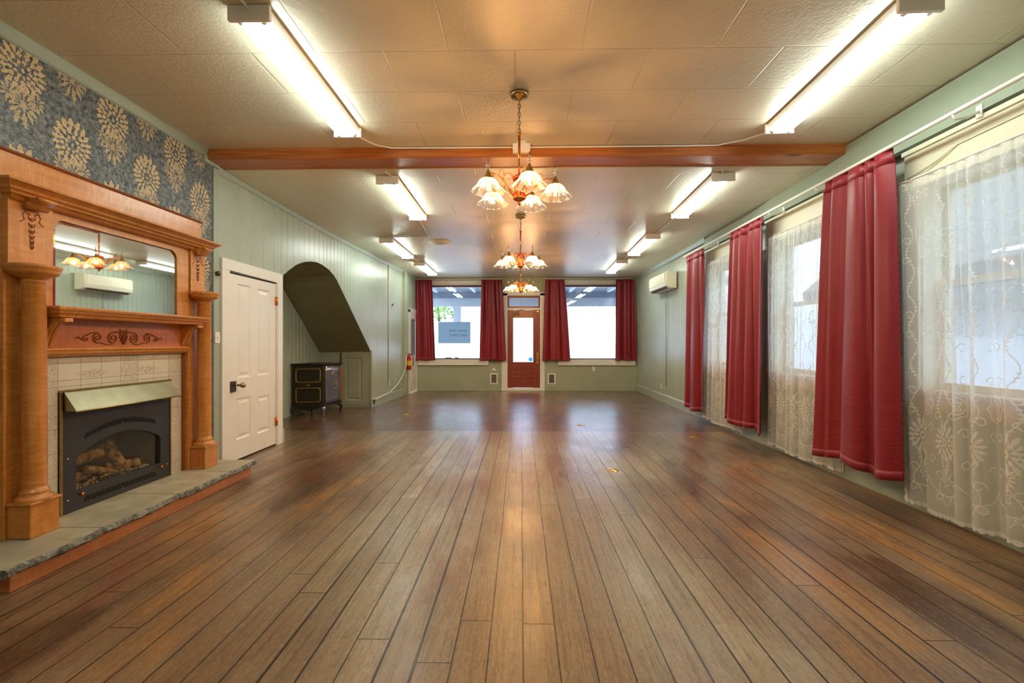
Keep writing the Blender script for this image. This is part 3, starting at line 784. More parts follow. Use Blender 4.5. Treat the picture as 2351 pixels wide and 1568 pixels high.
# ------------------------------------------------------------------ hearth
he = empty('stone_hearth', (-2.72, 3.2, 0), 'raised flagstone hearth with wooden skirt in front of the fireplace', 'hearth')
MB().prism([(-2.965, 2.215), (-2.53, 2.215), (-2.53, 4.235), (-2.965, 4.33)], 'z', 0, .085).build('skirt', M['skirt'], he, bevel=.004)
cuts = [2.175, 2.70, 3.315, 3.905, 4.29]
rr = random.Random(3)
for k in range(4):
    a, b = cuts[k]+.0025, cuts[k+1]-.0025
    n = max(6, int((b-a)/.02)); top = []; bot = []
    mb = MB(); vs = []
    for i in range(n+1):
        y = a+(b-a)*i/n; e = .012*math.sin(y*13)+.007*math.sin(y*41+1)+rr.uniform(-.004, .004)
        if i in (0, n): e -= .010
        x = -2.492+e*.6
        yy = y + (0 if k < 3 or i < n else 0)
        vs += [(-2.965, yy, .084), (x-.028+rr.uniform(-.005, .005), yy, .084), (x, yy, .10+rr.uniform(-.004, .004)), (x-.004+rr.uniform(-.004, .003), yy, .120), (x-.016, yy, .1305), (-2.965, yy, .1305)]
    m = 6; fs = []; 
    mb.v = vs
    for i in range(n):
        for q in range(m):
            q2 = (q+1) % m; mb.f.append([i*m+q, i*m+q2, (i+1)*m+q2, (i+1)*m+q]); mb.sm.append(False); mb.mi.append(1 if q in (1, 2, 3) else 0)
    mb.f.append(list(range(m))[::-1]); mb.f.append([n*m+q for q in range(m)]); mb.sm += [False]*2; mb.mi += [1, 1]
    mb.build('stone_slab', [M['stone'], M['stone_edge']], he)
ZH = .131

# ------------------------------------------------------------------ tile surround
ts = MB().prism([(2.705, ZH), (2.852, ZH), (2.852, .925), (3.765, .925), (3.765, ZH), (3.925, ZH), (3.925, 1.152), (2.705, 1.152)], 'x', -2.969, -2.945)
tag(ts.build('tile_surround', M['tile']), 'embossed cream tile surround framing the gas fire', 'tile surround')

# ------------------------------------------------------------------ gas fire
FX = -2.935
gf = empty('gas_fireplace', (FX, 3.31, ZH), 'black gas fireplace insert with ceramic logs and brass hood', 'fireplace')
y0, y1, z0, z1 = 2.868, 3.763, ZH+.001, .922
oy0, oy1, oz0 = 2.962, 3.668, .262
n = 24
arcp = [(oy0+(oy1-oy0)*i/n, .475+.115*math.sin(PI*i/n)**.8 if 0 < i < n else .475) for i in range(n+1)]
face = MB()
def quadx(pts, x=FX): face._add([(x, p[0], p[1]) for p in pts], [tuple(range(len(pts)))])
quadx([(y0, z0), (y1, z0), (y1, oz0), (y0, oz0)])
quadx([(y0, oz0), (oy0, oz0), (oy0, .475), (y0, .475)]); quadx([(oy1, oz0), (y1, oz0), (y1, .475), (oy1, .475)])
quadx([(y0, .475), (oy0, .475), (oy0, z1), (y0, z1)]); quadx([(oy1, .475), (y1, .475), (y1, z1), (oy1, z1)])
for p, q in zip(arcp, arcp[1:]): quadx([p, q, (q[0], z1), (p[0], z1)])
outl = [(oy0, oz0)]+arcp+[(oy1, oz0)]
for p, q in zip(outl, outl[1:]+outl[:1]): face._add([(FX, p[0], p[1]), (FX, q[0], q[1]), (FX-.03, q[0], q[1]), (FX-.03, p[0], p[1])], [(0, 1, 2, 3)])
for p, q in (((y0, z0), (y0, z1)), ((y1, z0), (y1, z1)), ((y0, z1), (y1, z1))): face._add([(FX, p[0], p[1]), (FX, q[0], q[1]), (FX-.012, q[0], q[1]), (FX-.012, p[0], p[1])], [(0, 1, 2, 3)])
fc = face.build('face_panel', M['black'], gf, recalc=False)
# firebox is recessed through the wall plane: carve the wall visually by building the box forward of nothing
fb = MB(); d = -.30
fb._add([(FX-.03, oy0-.02, oz0-.03), (FX-.03, oy1+.02, oz0-.03), (FX-.03, oy1+.02, .60), (FX-.03, oy0-.02, .60), (FX+d, oy0+.06, oz0-.03), (FX+d, oy1-.06, oz0-.03), (FX+d, oy1-.06, .60), (FX+d, oy0+.06, .60)],
   [(4, 5, 6, 7), (0, 1, 5, 4), (3, 2, 6, 7), (0, 4, 7, 3), (1, 2, 6, 5)])
fb.build('firebox', M['fireback'], gf, recalc=False)
MB()._add([(FX-.022, p[0], p[1]) for p in outl], [tuple(range(len(outl)))]).build('pane', M['fireglass'], gf, recalc=False)
def vent(nm, zz, k, cnt=24):
    mb = MB()
    for i in range(cnt):
        t_ = i/(cnt-1); y = 3.03+(3.605-3.03)*t_; z = zz+k*math.sin(PI*t_)
        sl = .5*(1 if t_ > .5 else -1)
        m4 = Matrix.Translation((FX+.0015, y, z)) @ Matrix.Rotation(sl, 4, 'X')
        mb.box(-.001, .001, -.0062, .0062, -.021, .021, m4)
    return mb.build(nm, M['void'], gf)
vent('upper_vent', .615, .052); vent('lower_vent', .19, .0)
for (y, z) in ((2.905, .485), (2.905, .215), (3.735, .50), (3.735, .235)):
    MB().lathe([(.001, .006), (.007, .005), (.008, 0)], (FX, y, z), 12, 'x').build('screw', M['steel'], gf)
for y in (2.985, 3.655):
    MB().lathe([(.001, .03), (.010, .028), (.012, .02), (.008, .012), (.006, 0)], (FX, y, .236), 14, 'x').build('door_knob', M['rose'], gf)
for q in (y0-.006, y1+.006): MB().box(FX-.01, FX+.006, q-.006, q+.006, z0, .93).build('brass_edge', M['brassant'], gf)
hy0, hy1 = 2.872, 3.758
hd_ = MB().prism([(FX+.001, .918), (FX+.085, .802), (FX+.088, .796), (FX+.092, .800), (FX+.008, .926), (FX+.001, .928)], 'y', hy0, hy1)
hd_.prism([(FX+.001, .915), (FX+.001, .80), (FX+.086, .80)], 'y', hy0+.002, hy0+.005).prism([(FX+.001, .915), (FX+.001, .80), (FX+.086, .80)], 'y', hy1-.005, hy1-.002)
ho = hd_.build('hood', M['hood'], gf)
MB().box(FX+.001, FX+.014, hy0-.03, hy1+.012, .922, .936).tube([(FX+.09, hy0, .797), (FX+.09, hy1, .797)], .005, 8).build('hood_trim', M['brassant'], ho)
# logs
def log(p0, p1, r, seed):
    rr = random.Random(seed); pts = []; rad = []
    for i in range(7):
        t_ = i/6; pts.append(tuple(p0[j]+(p1[j]-p0[j])*t_+rr.uniform(-.005, .005) for j in range(3))); rad.append(r*(.88+rr.uniform(-.08, .14)))
    return MB().tube(pts, rad, 12).build('log', M['log'], gf)
log((-3.10, 2.98, .305), (-3.05, 3.22, .315), .040, 1); log((-3.14, 3.04, .40), (-3.12, 3.33, .425), .042, 2)
log((-3.04, 3.12, .36), (-3.02, 3.30, .285), .034, 3); log((-3.13, 3.38, .50), (-3.03, 3.40, .31), .046, 4)
log((-3.08, 3.33, .31), (-3.02, 3.54, .30), .04, 5)
em = MB(); rr = random.Random(9)
for i in range(260):
    y = rr.uniform(2.97, 3.64); x = rr.uniform(-3.19, -2.975); r = rr.uniform(.006, .013)
    em.lathe([(.001, -r), (r*.9, -r*.3), (r*.8, r*.4), (.001, r)], (x, y, .245+.04*(1-abs(y-3.3)/.4)*rr.random()+ .012), 6)
tag(em.build('ember_bed', M['ember'], gf), kind='stuff')

# hole in the wallpaper wall for the firebox: rebuild the wall as pieces
wlp = bpy.data.objects['wall_left']; bpy.data.objects.remove(wlp)
wp = MB()
wp.box(-3.35, XL, YF, 2.95, 0, 3.06).box(-3.35, XL, 3.68, 4.385, 0, 3.06).box(-3.35, XL, 2.95, 3.68, .605, 3.06).box(-3.35, XL, 2.95, 3.68, 0, .228)
wlp = struct(wp.build('wall_left', M['paper']), 'wall papered in slate blue with gold damask medallions above the fireplace', 'wall')

# ------------------------------------------------------------------ mantelpiece
ma = empty('fireplace_mantel', (-2.85, 3.30, ZH), 'golden carved wood mantelpiece with round columns and a mirror', 'mantelpiece')
YC = 3.30
for sgn, yc in ((-1, 2.603), (1, 4.030)):
    st = MB().box(-2.969, -2.905, yc-.10, yc+.105, ZH, 2.08); st.box(-2.905, -2.895, yc-.10, yc-.085, ZH, 1.60).box(-2.905, -2.895, yc+.085, yc+.105, ZH, 1.60)
    st.build('stile', M['wood'], ma, bevel=.003)
    pl = MB().box(-2.955, -2.762, yc-.082, yc+.082, ZH+.001, .318)
    pl.box(-2.955, -2.752, yc-.092, yc+.092, .318, .334)
    plo = pl.build('plinth', M['wood'], ma, bevel=.004)
    if sgn > 0: MB().box(-2.915, -2.80, yc-.0835, yc-.080, .16, .295).build('plinth_shade', M['woodred'], plo, bevel=.002)  # slightly darker wood patch paints the shading on the far plinth
    prof = [(.084, .335), (.084, .346), (.078, .356), (.070, .360), (.064, .372), (.068, .380), (.066, .388), (.057, .394), (.0555, .42), (.0555, 1.0), (.052, 1.585), (.058, 1.592), (.058, 1.602), (.050, 1.606)]
    MB().lathe(prof, (-2.828, yc, 0), 40).build('column', M['wood'], ma)
    cap = [(.001, 1.604), (.054, 1.604), (.062, 1.615), (.082, 1.625), (.104, 1.635), (.116, 1.648), (.114, 1.655), (.121, 1.665), (.126, 1.678), (.124, 1.688), (.001, 1.690)]
    MB().lathe(cap, (-2.832, yc, 0), 44).build('capital', M['wood'], ma)
# overmantel with a rounded mirror opening
my0, my1, mz0, mz1 = 2.762, 3.782, 1.465, 2.008
om = MB(); rc = .07
def rrect(a, b, c, d, r, n=8):
    p = [(a, c), (b, c)]
    p += [(b-r+r*math.cos(t_), d-r+r*math.sin(t_)) for t_ in [PI/2*i/n for i in range(n+1)]]
    p += [(a+r-r*math.sin(t_), d-r+r*math.cos(t_)) for t_ in [PI/2*i/n for i in range(n+1)]]
    return p
hole = rrect(my0, my1, mz0, mz1, rc)
# frame around the hole as strips
xf_ = -2.885
fr = MB()
fr.box(-2.969, xf_, 2.70, my0, 1.46, 2.10).box(-2.969, xf_, my1, 3.915, 1.46, 2.10)
n = 8
for side in (0, 1):
    for i in range(n):
        t0, t1 = PI/2*i/n, PI/2*(i+1)/n
        if side: p = [(my1-rc+rc*math.cos(t0), mz1-rc+rc*math.sin(t0)), (my1-rc+rc*math.cos(t1), mz1-rc+rc*math.sin(t1)), (my1, mz1)]
        else: p = [(my0+rc-rc*math.cos(t0), mz1-rc+rc*math.sin(t0)), (my0+rc-rc*math.cos(t1), mz1-rc+rc*math.sin(t1)), (my0, mz1)]
        fr.prism(p, 'x', -2.93, xf_)
fr.box(-2.969, xf_, my0, my1, mz1, 2.10)
fr.build('overmantel', M['woodh'], ma)
for yc, a, b in ((2.598, 2.505, 2.755), (4.018, 3.925, 4.095)):
    pn = MB().box(-2.905, -2.872, a, b, 1.69, 2.075).build('side_panel', M['wood'], ma, bevel=.003)
    # carved husk drop
    cv = MB(); yy = (a+b)/2; x = -2.871
    for q, z in enumerate([1.965, 1.925, 1.89, 1.857, 1.828, 1.80]):
        s_ = .026-.003*q
        for sg in (-1, 1):
            cv.tube([(x, yy, z-.012), (x+.003, yy+sg*s_*.6, z), (x, yy+sg*s_*.75, z+.016)], [.003, .0035, .0015], 6)
        cv.ball((x, yy, z+.004), .0055, 8)
    for sg in (-1, 1):
        cv.tube([(x, yy+sg*.012, 1.985), (x, yy+sg*.035, 2.005), (x, yy+sg*.05, 1.98), (x, yy+sg*.04, 1.955), (x, yy+sg*.065, 1.935)], .003, 6)
    cv.build('carved_drop', M['woodd'], pn)
    # scroll bracket under the cornice
    br = MB(); w0 = .05
    prof = [(-2.872, 2.078), (-2.772, 2.078), (-2.768, 2.062), (-2.79, 2.052), (-2.808, 2.042), (-2.815, 2.024), (-2.832, 2.012), (-2.852, 2.016), (-2.872, 2.03)]
    br.prism(prof, 'y', yy-w0, yy+w0, True)
    br.lathe([(.001, -.056), (.017, -.056), (.017, .056), (.001, .056)], (-2.838, yy, 2.036), 14, 'y').lathe([(.001, -.054), (.010, -.054), (.010, .054), (.001, .054)], (-2.778, yy, 2.070), 12, 'y')
    br.build('scroll_bracket', M['wood'], ma)
mi = MB()._add([(-2.900, p[0], p[1]) for p in rrect(my0+.018, my1-.018, mz0, mz1-.018, rc-.015)], [tuple(range(20))]) if False else MB()
inner = rrect(my0+.022, my1-.022, mz0-.01, mz1-.022, rc-.018); outer = rrect(my0-.004, my1+.004, mz0-.02, mz1+.004, rc)
mi._add([(-2.8905, p[0], p[1]) for p in inner], [tuple(range(len(inner)))])
mo = mi.build('mirror', M['mirror'], ma, recalc=False)
bv = MB(); k = len(inner)
bv._add([(-2.8905, p[0], p[1]) for p in inner]+[(-2.8975, p[0], p[1]) for p in outer], [(i, (i+1) % k, k+(i+1) % k, k+i) for i in range(k)])
bv.build('mirror_bevel', M['bevelm'], mo, recalc=False)
# cornice: mitred profile swept round three sides
def sweep3(prof, ya, yb, xb):
    """prof: (projection, z) ; front runs y, returns at both ends"""
    mb = MB(); vs = []
    for (p, z) in prof: vs += [(xb, ya-p, z), (xb+.0+p, ya-p, z), (xb+p, yb+p, z), (xb, yb+p, z)]
    fs = []
    for i in range(len(prof)-1):
        for q in range(3): fs.append((i*4+q, i*4+q+1, (i+1)*4+q+1, (i+1)*4+q))
    fs.append((0, 1, 2, 3)); e = (len(prof)-1)*4; fs.append((e, e+3, e+2, e+1))
    return mb._add(vs, fs)
cp = [(.01, 2.05), (.022, 2.058), (.03, 2.072), (.05, 2.078), (.055, 2.092), (.07, 2.097), (.078, 2.110), (.10, 2.128), (.112, 2.134), (.114, 2.146), (.01, 2.152)]
sweep3(cp, 2.525, 4.060, -2.872).build('cornice', M['woodh'], ma)
MB().box(-2.969, -2.872, 2.515, 4.07, 2.05, 2.15).build('cornice_core', M['woodh'], ma)
MB().box(-2.969, -2.90, 2.475, 4.085, 2.145, 2.325).build('top_board', M['woodh'], ma, bevel=.003)
MB().prism([(-2.969, 2.322), (-2.888, 2.322), (-2.884, 2.330), (-2.892, 2.338), (-2.969, 2.340)], 'y', 2.465, 4.095).build('top_moulding', M['woodd'], ma)
# mantel shelf, frieze, brackets, bottom moulding
sp_ = [(.10, 1.392), (.118, 1.396), (.122, 1.412), (.135, 1.420), (.140, 1.434), (.150, 1.440), (.154, 1.452), (.150, 1.460), (.01, 1.462)]
mb = MB(); vs = []
for (p, z) in sp_: vs += [(-2.88, 2.655+.15-p+.0, z), (-2.88+p, 2.655+.15-p, z), (-2.88+p, 3.96-.15+p, z), (-2.88, 3.96-.15+p, z)]
fs = [(i*4+q, i*4+q+1, (i+1)*4+q+1, (i+1)*4+q) for i in range(len(sp_)-1) for q in range(3)]; e = (len(sp_)-1)*4
mb._add(vs, fs+[(0, 1, 2, 3), (e, e+3, e+2, e+1)]); mb.box(-2.969, -2.88, 2.70, 3.915, 1.392, 1.462)
mb.build('mantel_shelf', M['woodh'], ma)
MB().box(-2.969, -2.905, 2.70, 3.92, 1.20, 1.392).build('frieze', M['woodred'], ma)
MB().prism([(-2.969, 1.205), (-2.885, 1.205), (-2.878, 1.195), (-2.885, 1.186), (-2.89, 1.172), (-2.90, 1.160), (-2.915, 1.152), (-2.969, 1.152)], 'y', 2.70, 3.92).build('frieze_moulding', M['woodh'], ma)
for q in (2.70, 3.918): MB().box(-2.945, -2.93, q-.01, q+.01, ZH, 1.152).build('edge_strip', M['woodd'], ma)
for yc in (2.735, 3.885):
    pts = [(-2.905, 1.21), (-2.895, 1.215), (-2.88, 1.26), (-2.86, 1.31), (-2.83, 1.35), (-2.80, 1.372), (-2.775, 1.378), (-2.765, 1.392), (-2.905, 1.392)]
    b_ = MB().prism(pts, 'y', yc-.034, yc+.034); bo = b_.build('curved_bracket', M['wood'], ma, bevel=.004)
    MB().box(-2.785, -2.752, yc-.028, yc+.028, 1.366, 1.390).build('bracket_bead', M['wood'], bo, bevel=.005)
    MB().tube([(-2.892, yc+.012, 1.225), (-2.872, yc+.012, 1.28), (-2.85, yc+.012, 1.326), (-2.82, yc+.012, 1.360)], .006, 8).tube([(-2.892, yc-.012, 1.225), (-2.872, yc-.012, 1.28), (-2.85, yc-.012, 1.326), (-2.82, yc-.012, 1.360)], .006, 8).build('bracket_reed', M['woodh'], bo)
# scroll carving
cv = MB(); x = -2.902
def spiral(cy, cz, r, turns, d, s0=0, th=.0045):
    pts = []; rad = []; n = 26
    for i in range(n+1):
        t_ = i/n; a = s0+d*turns*2*PI*t_; q = r*(1-t_*.86); pts.append((x, cy+q*math.cos(a), cz+q*math.sin(a))); rad.append(th*(1-.35*t_))
    cv.tube(pts, rad, 8)
cy, cz = 3.285, 1.272
for sg in (-1, 1):
    d = sg
    spiral(cy+sg*.085, cz, .042, 1.7, -sg, PI/2); spiral(cy+sg*.205, cz+.004, .036, 1.6, sg, -PI/2)
    spiral(cy+sg*.29, cz-.006, .022, 1.3, -sg, PI/2, .0035)
    cv.tube([(x, cy+sg*.005, cz-.03), (x, cy+sg*.012, cz+.02), (x, cy+sg*.04, cz+.048), (x, cy+sg*.085, cz+.042)], .0048, 8)
    cv.tube([(x, cy+sg*.085, cz-.042), (x, cy+sg*.14, cz-.046), (x, cy+sg*.17, cz-.034), (x, cy+sg*.205, cz-.032)], .004, 8)
    cv.tube([(x, cy+sg*.205, cz+.04), (x, cy+sg*.25, cz+.035), (x, cy+sg*.29, cz+.016)], .004, 8)
    cv.tube([(x, cy+sg*.315, cz-.012), (x, cy+sg*.34, cz+.008), (x, cy+sg*.36, cz-.004)], .0032, 8)
    cv.tube([(x, cy+sg*.006, cz-.036), (x, cy+sg*.03, cz+.01), (x, cy+sg*.018, cz+.05), (x, cy+sg*.03, cz+.066)], .0045, 8)
cv.tube([(x, cy, cz-.045), (x, cy, cz+.062)], [.006, .002], 8)
cv.build('scroll_carving', M['woodd'], ma)

# ------------------------------------------------------------------ antique stove
sv = empty('antique_stove', (-3.345, 7.70, 0), 'antique black heating stove with gilt frames on curved legs in the recess', 'stove')
# local frame: corner at origin, +u along front-left face to the back wall (-X), +v along the room side (+Y)
rot = math.atan2(.11, .53)
def Q(u, v, z): return (-3.345-u*math.cos(rot)+v*math.sin(rot)*.0-0 + v*math.sin(rot), 7.70-u*math.sin(rot)+v*math.cos(rot), z)
MS = Matrix(((-math.cos(rot), math.sin(rot), 0, -3.345), (-math.sin(rot), math.cos(rot), 0, 7.70), (0, 0, 1, 0), (0, 0, 0, 1)))
U0, V0 = .50, .50
MB().box(.0, U0, .0, V0, .17, .86).xf(MS).build('body', M['iron'], sv, bevel=.02)
MB().box(-.02, U0+.02, -.02, V0+.02, .862, .89).xf(MS).build('top_plate', M['iron'], sv, bevel=.01)
MB().box(-.015, U0+.015, -.015, V0+.015, .155, .185).xf(MS).build('base_moulding', M['iron'], sv, bevel=.01)
def rr_tube(a, b, c, d, r, v, th):
    pts = []
    for (cx, cz_, s0) in ((b-r, c+r, -PI/2), (b-r, d-r, 0), (a+r, d-r, PI/2), (a+r, c+r, PI)):
        for i in range(6): t_ = s0+PI/2*i/5; pts.append((cx+r*math.cos(t_), v, cz_+r*math.sin(t_)))
    return MB().tube(pts, th, 8, closed=True)
rr_tube(.055, .44, .575, .80, .035, -.003, .0065).xf(MS).build('gilt_frame', M['gold'], sv)
rr_tube(.055, .44, .24, .475, .035, -.003, .0065).xf(MS).build('gilt_frame', M['gold'], sv)
MB().box(.22, .27, -.006, 0, .518, .528).box(.24, .25, -.006, 0, .508, .538).xf(MS).build('gilt_cross', M['gold'], sv)
# room side: bowed nickel door
bd = MB().grid(lambda a, b: (-.006-.035*math.sin(PI*a), .03+a*(V0-.06), .20+b*.64), 12, 8); bd.xf(MS)
bo = bd.build('fire_door', M['steel'], sv, solid=.006)
orn = MB()
for i in range(5):
    a = 2*PI*i/5; orn.tube([(-.047, .25, .53), (-.056, .25+.022*math.cos(a), .53+.03*math.sin(a)), (-.046, .25+.035*math.cos(a+.5), .53+.05*math.sin(a+.5))], .005, 6)
orn.ball((-.052, .25, .53), .014).ball((-.048, .25, .45), .010).xf(MS); orn.build('door_ornament', M['brass'], bo)
MB().tube([(-.04, .14, .68), (-.047, .19, .72), (-.047, .25, .735), (-.045, .31, .72), (-.04, .36, .68)], .006, 8).xf(MS).build('door_arch', M['rose'], bo)
MB().tube([(-.04, .08, .52), (-.06, .10, .52), (-.06, .16, .52)], .006, 8).xf(MS).build('door_handle', M['steel'], bo)
MB().box(-.012, .006, V0-.03, V0+.008, .22, .83).xf(MS).build('nickel_trim', M['rose'], sv, bevel=.004)
for (u, v) in ((.0, .0), (U0, .0), (.0, V0), (U0, V0)):
    du = -1 if u == 0 else 1; dv = -1 if v == 0 else 1
    lg = MB().tube([(u-du*.035, v-dv*.035, .165), (u-du*.005, v-dv*.005, .13), (u+du*.004, v+dv*.004, .085), (u-du*.012, v-dv*.012, .04), (u+du*.002, v+dv*.002, .012)], [.036, .03, .02, .014, .012], 10).xf(MS)
    lo = lg.build('leg', M['steel'] if v == 0 and u == 0 else M['iron'], sv)
    MB().ball((u+du*.004, v+dv*.004, .012), .0125, 10, .9).xf(MS).build('foot', M['gold'], lo)
MB().prism([(.04, .155), (U0-.04, .155), (U0-.10, .115), (U0/2, .085), (.10, .115)], 'y', .0, .012).xf(MS).build('apron', M['iron'], sv)

# ------------------------------------------------------------------ fluorescent fixtures
def make_fixture():
    o = empty('fluorescent_light', (0, 0, 0)); Lh = .70
    b = MB().prism([(-.105, -.02), (-.085, -.045), (.085, -.045), (.105, -.02), (.105, -.012), (-.105, -.012)], 'y', -Lh, Lh).box(-.05, .05, -Lh+.01, Lh-.01, -.012, 0)
    b.build('housing', M['fixture'], o)
    for s_ in (-1, 1):
        MB().box(-.115, .115, s_*Lh-.012, s_*Lh+.012, -.085, -.002).build('end_cap', M['fixture'], o, bevel=.004)
        tb = MB().tube([(s_*.062, -Lh+.03, -.066), (s_*.062, Lh-.03, -.066)], .016, 12).build('tube_lamp', M['tube'], o)
        for e in (-1, 1): MB().tube([(s_*.062, e*(Lh-.035), -.066), (s_*.062, e*(Lh-.012), -.066)], .0175, 12).build('socket', M['white'], tb)
    return o
FIX = [(-1.465, 3.14, 'twin tube fluorescent light in front of the beam, over the fireplace side'), (2.12, 3.14, 'twin tube fluorescent light in front of the beam, over the lace curtains'),
       (-1.37, 5.36, 'twin tube fluorescent light just behind the beam on the boarded wall side'), (2.06, 5.34, 'twin tube fluorescent light just behind the beam on the window side'),
       (-2.18, 8.06, 'second twin tube light past the beam on the boarded wall side, after the bent conduit'), (2.08, 7.86, 'middle twin tube light past the beam on the window side'),
       (-2.12, 10.2, 'farthest twin tube light on the boarded wall side, by the corner post'), (2.07, 9.98, 'farthest twin tube light on the window side, beyond the air conditioner'),
       (-1.465, .35, 'added unseen twin tube light brightening the near end of the hall, fireplace side'), (2.12, .35, 'added unseen twin tube light brightening the near end of the hall, window side')]  # last pair is out of view, added to brighten the near floor
fx0 = make_fixture()
for i, (x, y, lb) in enumerate(FIX):
    o = fx0 if i == 0 else copy_tree(fx0)
    o.location = (x, y, zc(y)-(.001 if y < 4.4 else .0)); tag(o, lb, 'ceiling light', 'fluorescent ceiling lights')
    if x > 0: o.rotation_euler.z = R(-2.0)

# ------------------------------------------------------------------ chandeliers
def make_chand(drop):
    """drop = distance from ceiling to lamp rim plane; origin at ceiling"""
    o = empty('chandelier', (0, 0, 0)); zr = -drop
    MB().lathe([(.001, 0), (.066, 0), (.068, -.008), (.066, -.022), (.056, -.03), (.03, -.036), (.012, -.05), (.001, -.052)], (0, 0, 0), 28).build('canopy', M['brassant'], o)
    ch = MB(); z = -.045; k = 0; ztop = zr+.46
    while z > ztop:
        ang = k % 2
        pts = [(.010*math.cos(a)*(1-ang), .010*math.cos(a)*ang, z-.018+.020*math.sin(a)) for a in [2*PI*i/10 for i in range(10)]]
        ch.tube(pts, .0028, 6, closed=True); z -= .030; k += 1
    ch.tube([(.006, .004, -.05), (.008, -.004, (ztop-.05)/2), (.004, .004, ztop)], .002, 6)
    ch.build('chain', M['brassant'], o)
    MB().tube([(0, 0, ztop+.012), (0, 0, zr+.16)], .0095, 12).ball((0, 0, ztop+.005), .017).lathe([(.001, zr+.17), (.03, zr+.165), (.05, zr+.15), (.052, zr+.14), (.001, zr+.14)], (0, 0, 0), 20).build('stem', M['rose'], o)
    MB().lathe([(.030, zr+.15), (.030, zr-.0)], (0, 0, 0), 20).lathe([(.001, zr+.006), (.05, zr+.004), (.052, zr-.006), (.036, zr-.018), (.02, zr-.024), (.012, zr-.035), (.014, zr-.045), (.001, zr-.058)], (0, 0, 0), 20).build('hub', M['rose'], o)
    rods = MB()
    for i in range(8):
        a = 2*PI*i/8; rods.tube([(.040*math.cos(a), .040*math.sin(a), zr+.145), (.040*math.cos(a), .040*math.sin(a), zr+.002)], .0045, 8)
    rods.build('hub_rods', M['rose'], o)
    RA = .262
    for i in range(5):
        a = 2*PI*i/5; ca, sa = math.cos(a), math.sin(a)
        P = lambda r, z, s_=0.0: (r*ca-s_*sa, r*sa+s_*ca, zr+z)
        arm = MB().tube([P(.03, .0), P(.07, .03), P(.12, .085), P(.16, .12), P(.20, .135), P(RA-.01, .135)], .0055, 8)
        arm.tube([P(.045, .13), P(.07, .16), P(.10, .165), P(.125, .145), P(.14, .11)], .004, 8)
        arm.tube([P(.04, .02, .008), P(.10, .055, .012), P(.15, .105, .008)], .003, 8)
        arm.tube([P(.15+.02*math.cos(t_), .155+.02*math.sin(t_)) for t_ in [PI*1.5*j/8-.9 for j in range(9)]], .003, 6)
        arm.build('arm', M['rose'], o)
        c = P(RA, 0)
        cp = MB().lathe([(.001, .155), (.008, .152), (.012, .135), (.024, .112), (.034, .098), (.036, .085), (.030, .080), (.001, .080)], (c[0], c[1], c[2]), 20)
        cpo = cp.build('lamp_cap', M['brassant'], o)
        MB().lathe([(.001, .235), (.004, .23), (.005, .21), (.009, .203), (.004, .197), (.003, .19), (.003, .15)], c, 12).build('finial', M['brassant'], cpo)
        MB().ball((c[0], c[1], c[2]+.178), .0165, 14).build('crystal_ball', M['ball'], cpo)
        prof = [(.034, .088), (.046, .086), (.058, .078), (.066, .066), (.073, .050), (.083, .034), (.097, .019), (.109, .008), (.114, .0)]
        sh = MB().lathe(prof, c, 96, mod=lambda aa, r, z: 1+.06*max(0, (r-.05)/.06)*abs(math.sin(aa*6))-.008*math.sin(aa*24))
        sho = sh.build('lamp_shade', M['crystal'], o)
        sho.data.transform(Matrix.Translation((-c[0], -c[1], -c[2]))); sho.location = c
        sd = MB().tube([(c[0]+.114*(1+.06*abs(math.sin(t_*6)))*math.cos(t_), c[1]+.114*(1+.06*abs(math.sin(t_*6)))*math.sin(t_), c[2]) for t_ in [2*PI*j/72 for j in range(72)]], .0022, 6, closed=True)
        sd.build('shade_rim', M['ball'], sho)
        MB().lathe([(.001, .082), (.014, .080), (.015, .066), (.011, .060)], c, 12).build('lamp_socket', M['brassant'], cpo)
        bl = MB().lathe([(.001, .062), (.009, .058), (.013, .045), (.015, .030), (.013, .014), (.006, .004), (.001, .002)], c, 14).build('bulb', M['glass'], o)
        MB().lathe([(.001, .054), (.0065, .052), (.0075, .034), (.0065, .014), (.001, .012)], c, 10).build('filament', M['bulb'], bl)
    return o
CH = [(-.012, 3.34, 3.06-2.298, 15.5, 'nearest brass chandelier with five crystal shades, hanging in front of the beam'),
      (-.005, 6.15, 2.95-2.277, 36, 'second brass five-shade chandelier, hanging beyond the beam'),
      (.0, 9.05, 2.935-2.268, 36, 'farthest brass five-shade chandelier, hanging before the red door')]
ch0 = make_chand(CH[0][2])
for i, (x, y, dr, off, lb) in enumerate(CH):
    o = ch0 if i == 0 else (make_chand(dr))
    o.location = (x, y, zc(y)-.0005)
    o.rotation_euler.z = R(off-90)
    tag(o, lb, 'chandelier', 'brass chandeliers down the middle of the hall')

# ------------------------------------------------------------------ ceiling conduits, boxes
def cond(pts, lb, r=.008, cat='conduit', mat='fixture'):
    return tag(MB().tube(pts, r, 8).build('electrical_conduit', M[mat]), lb, cat)
zt = 3.048
cond([(-1.46, 2.42, zt-.02), (-1.47, 2.3, zt-.004), (-1.55, 2.15, zt), (-1.75, 1.9, zt), (-2.1, 1.7, zt)], 'white cable curving over the ceiling to the near end of the fireplace-side light')
cond([(2.12, 2.42, zt-.01), (2.13, 2.1, zt), (2.15, 1.2, zt)], 'white conduit meeting the near end of the window-side light')
pts = [(-1.44, 3.86, zt-.03), (-1.42, 4.0, zt), (-1.33, 4.15, zt), (-1.2, 4.222, zt)]+[(x, 4.226, zt-.002) for x in (-.6, -.15, .12, .8, 1.5)]+[(1.8, 4.222, zt), (1.98, 4.12, zt), (2.09, 4.0, zt), (2.11, 3.86, zt-.03)]
cond(pts, 'white cable running along the top of the beam between the two front lights')
cond([(-1.35, 4.53, zc(4.5)-.012), (-1.33, 4.64, zc(4.6)-.012)], 'short conduit from the beam to the light behind it, boarded wall side')
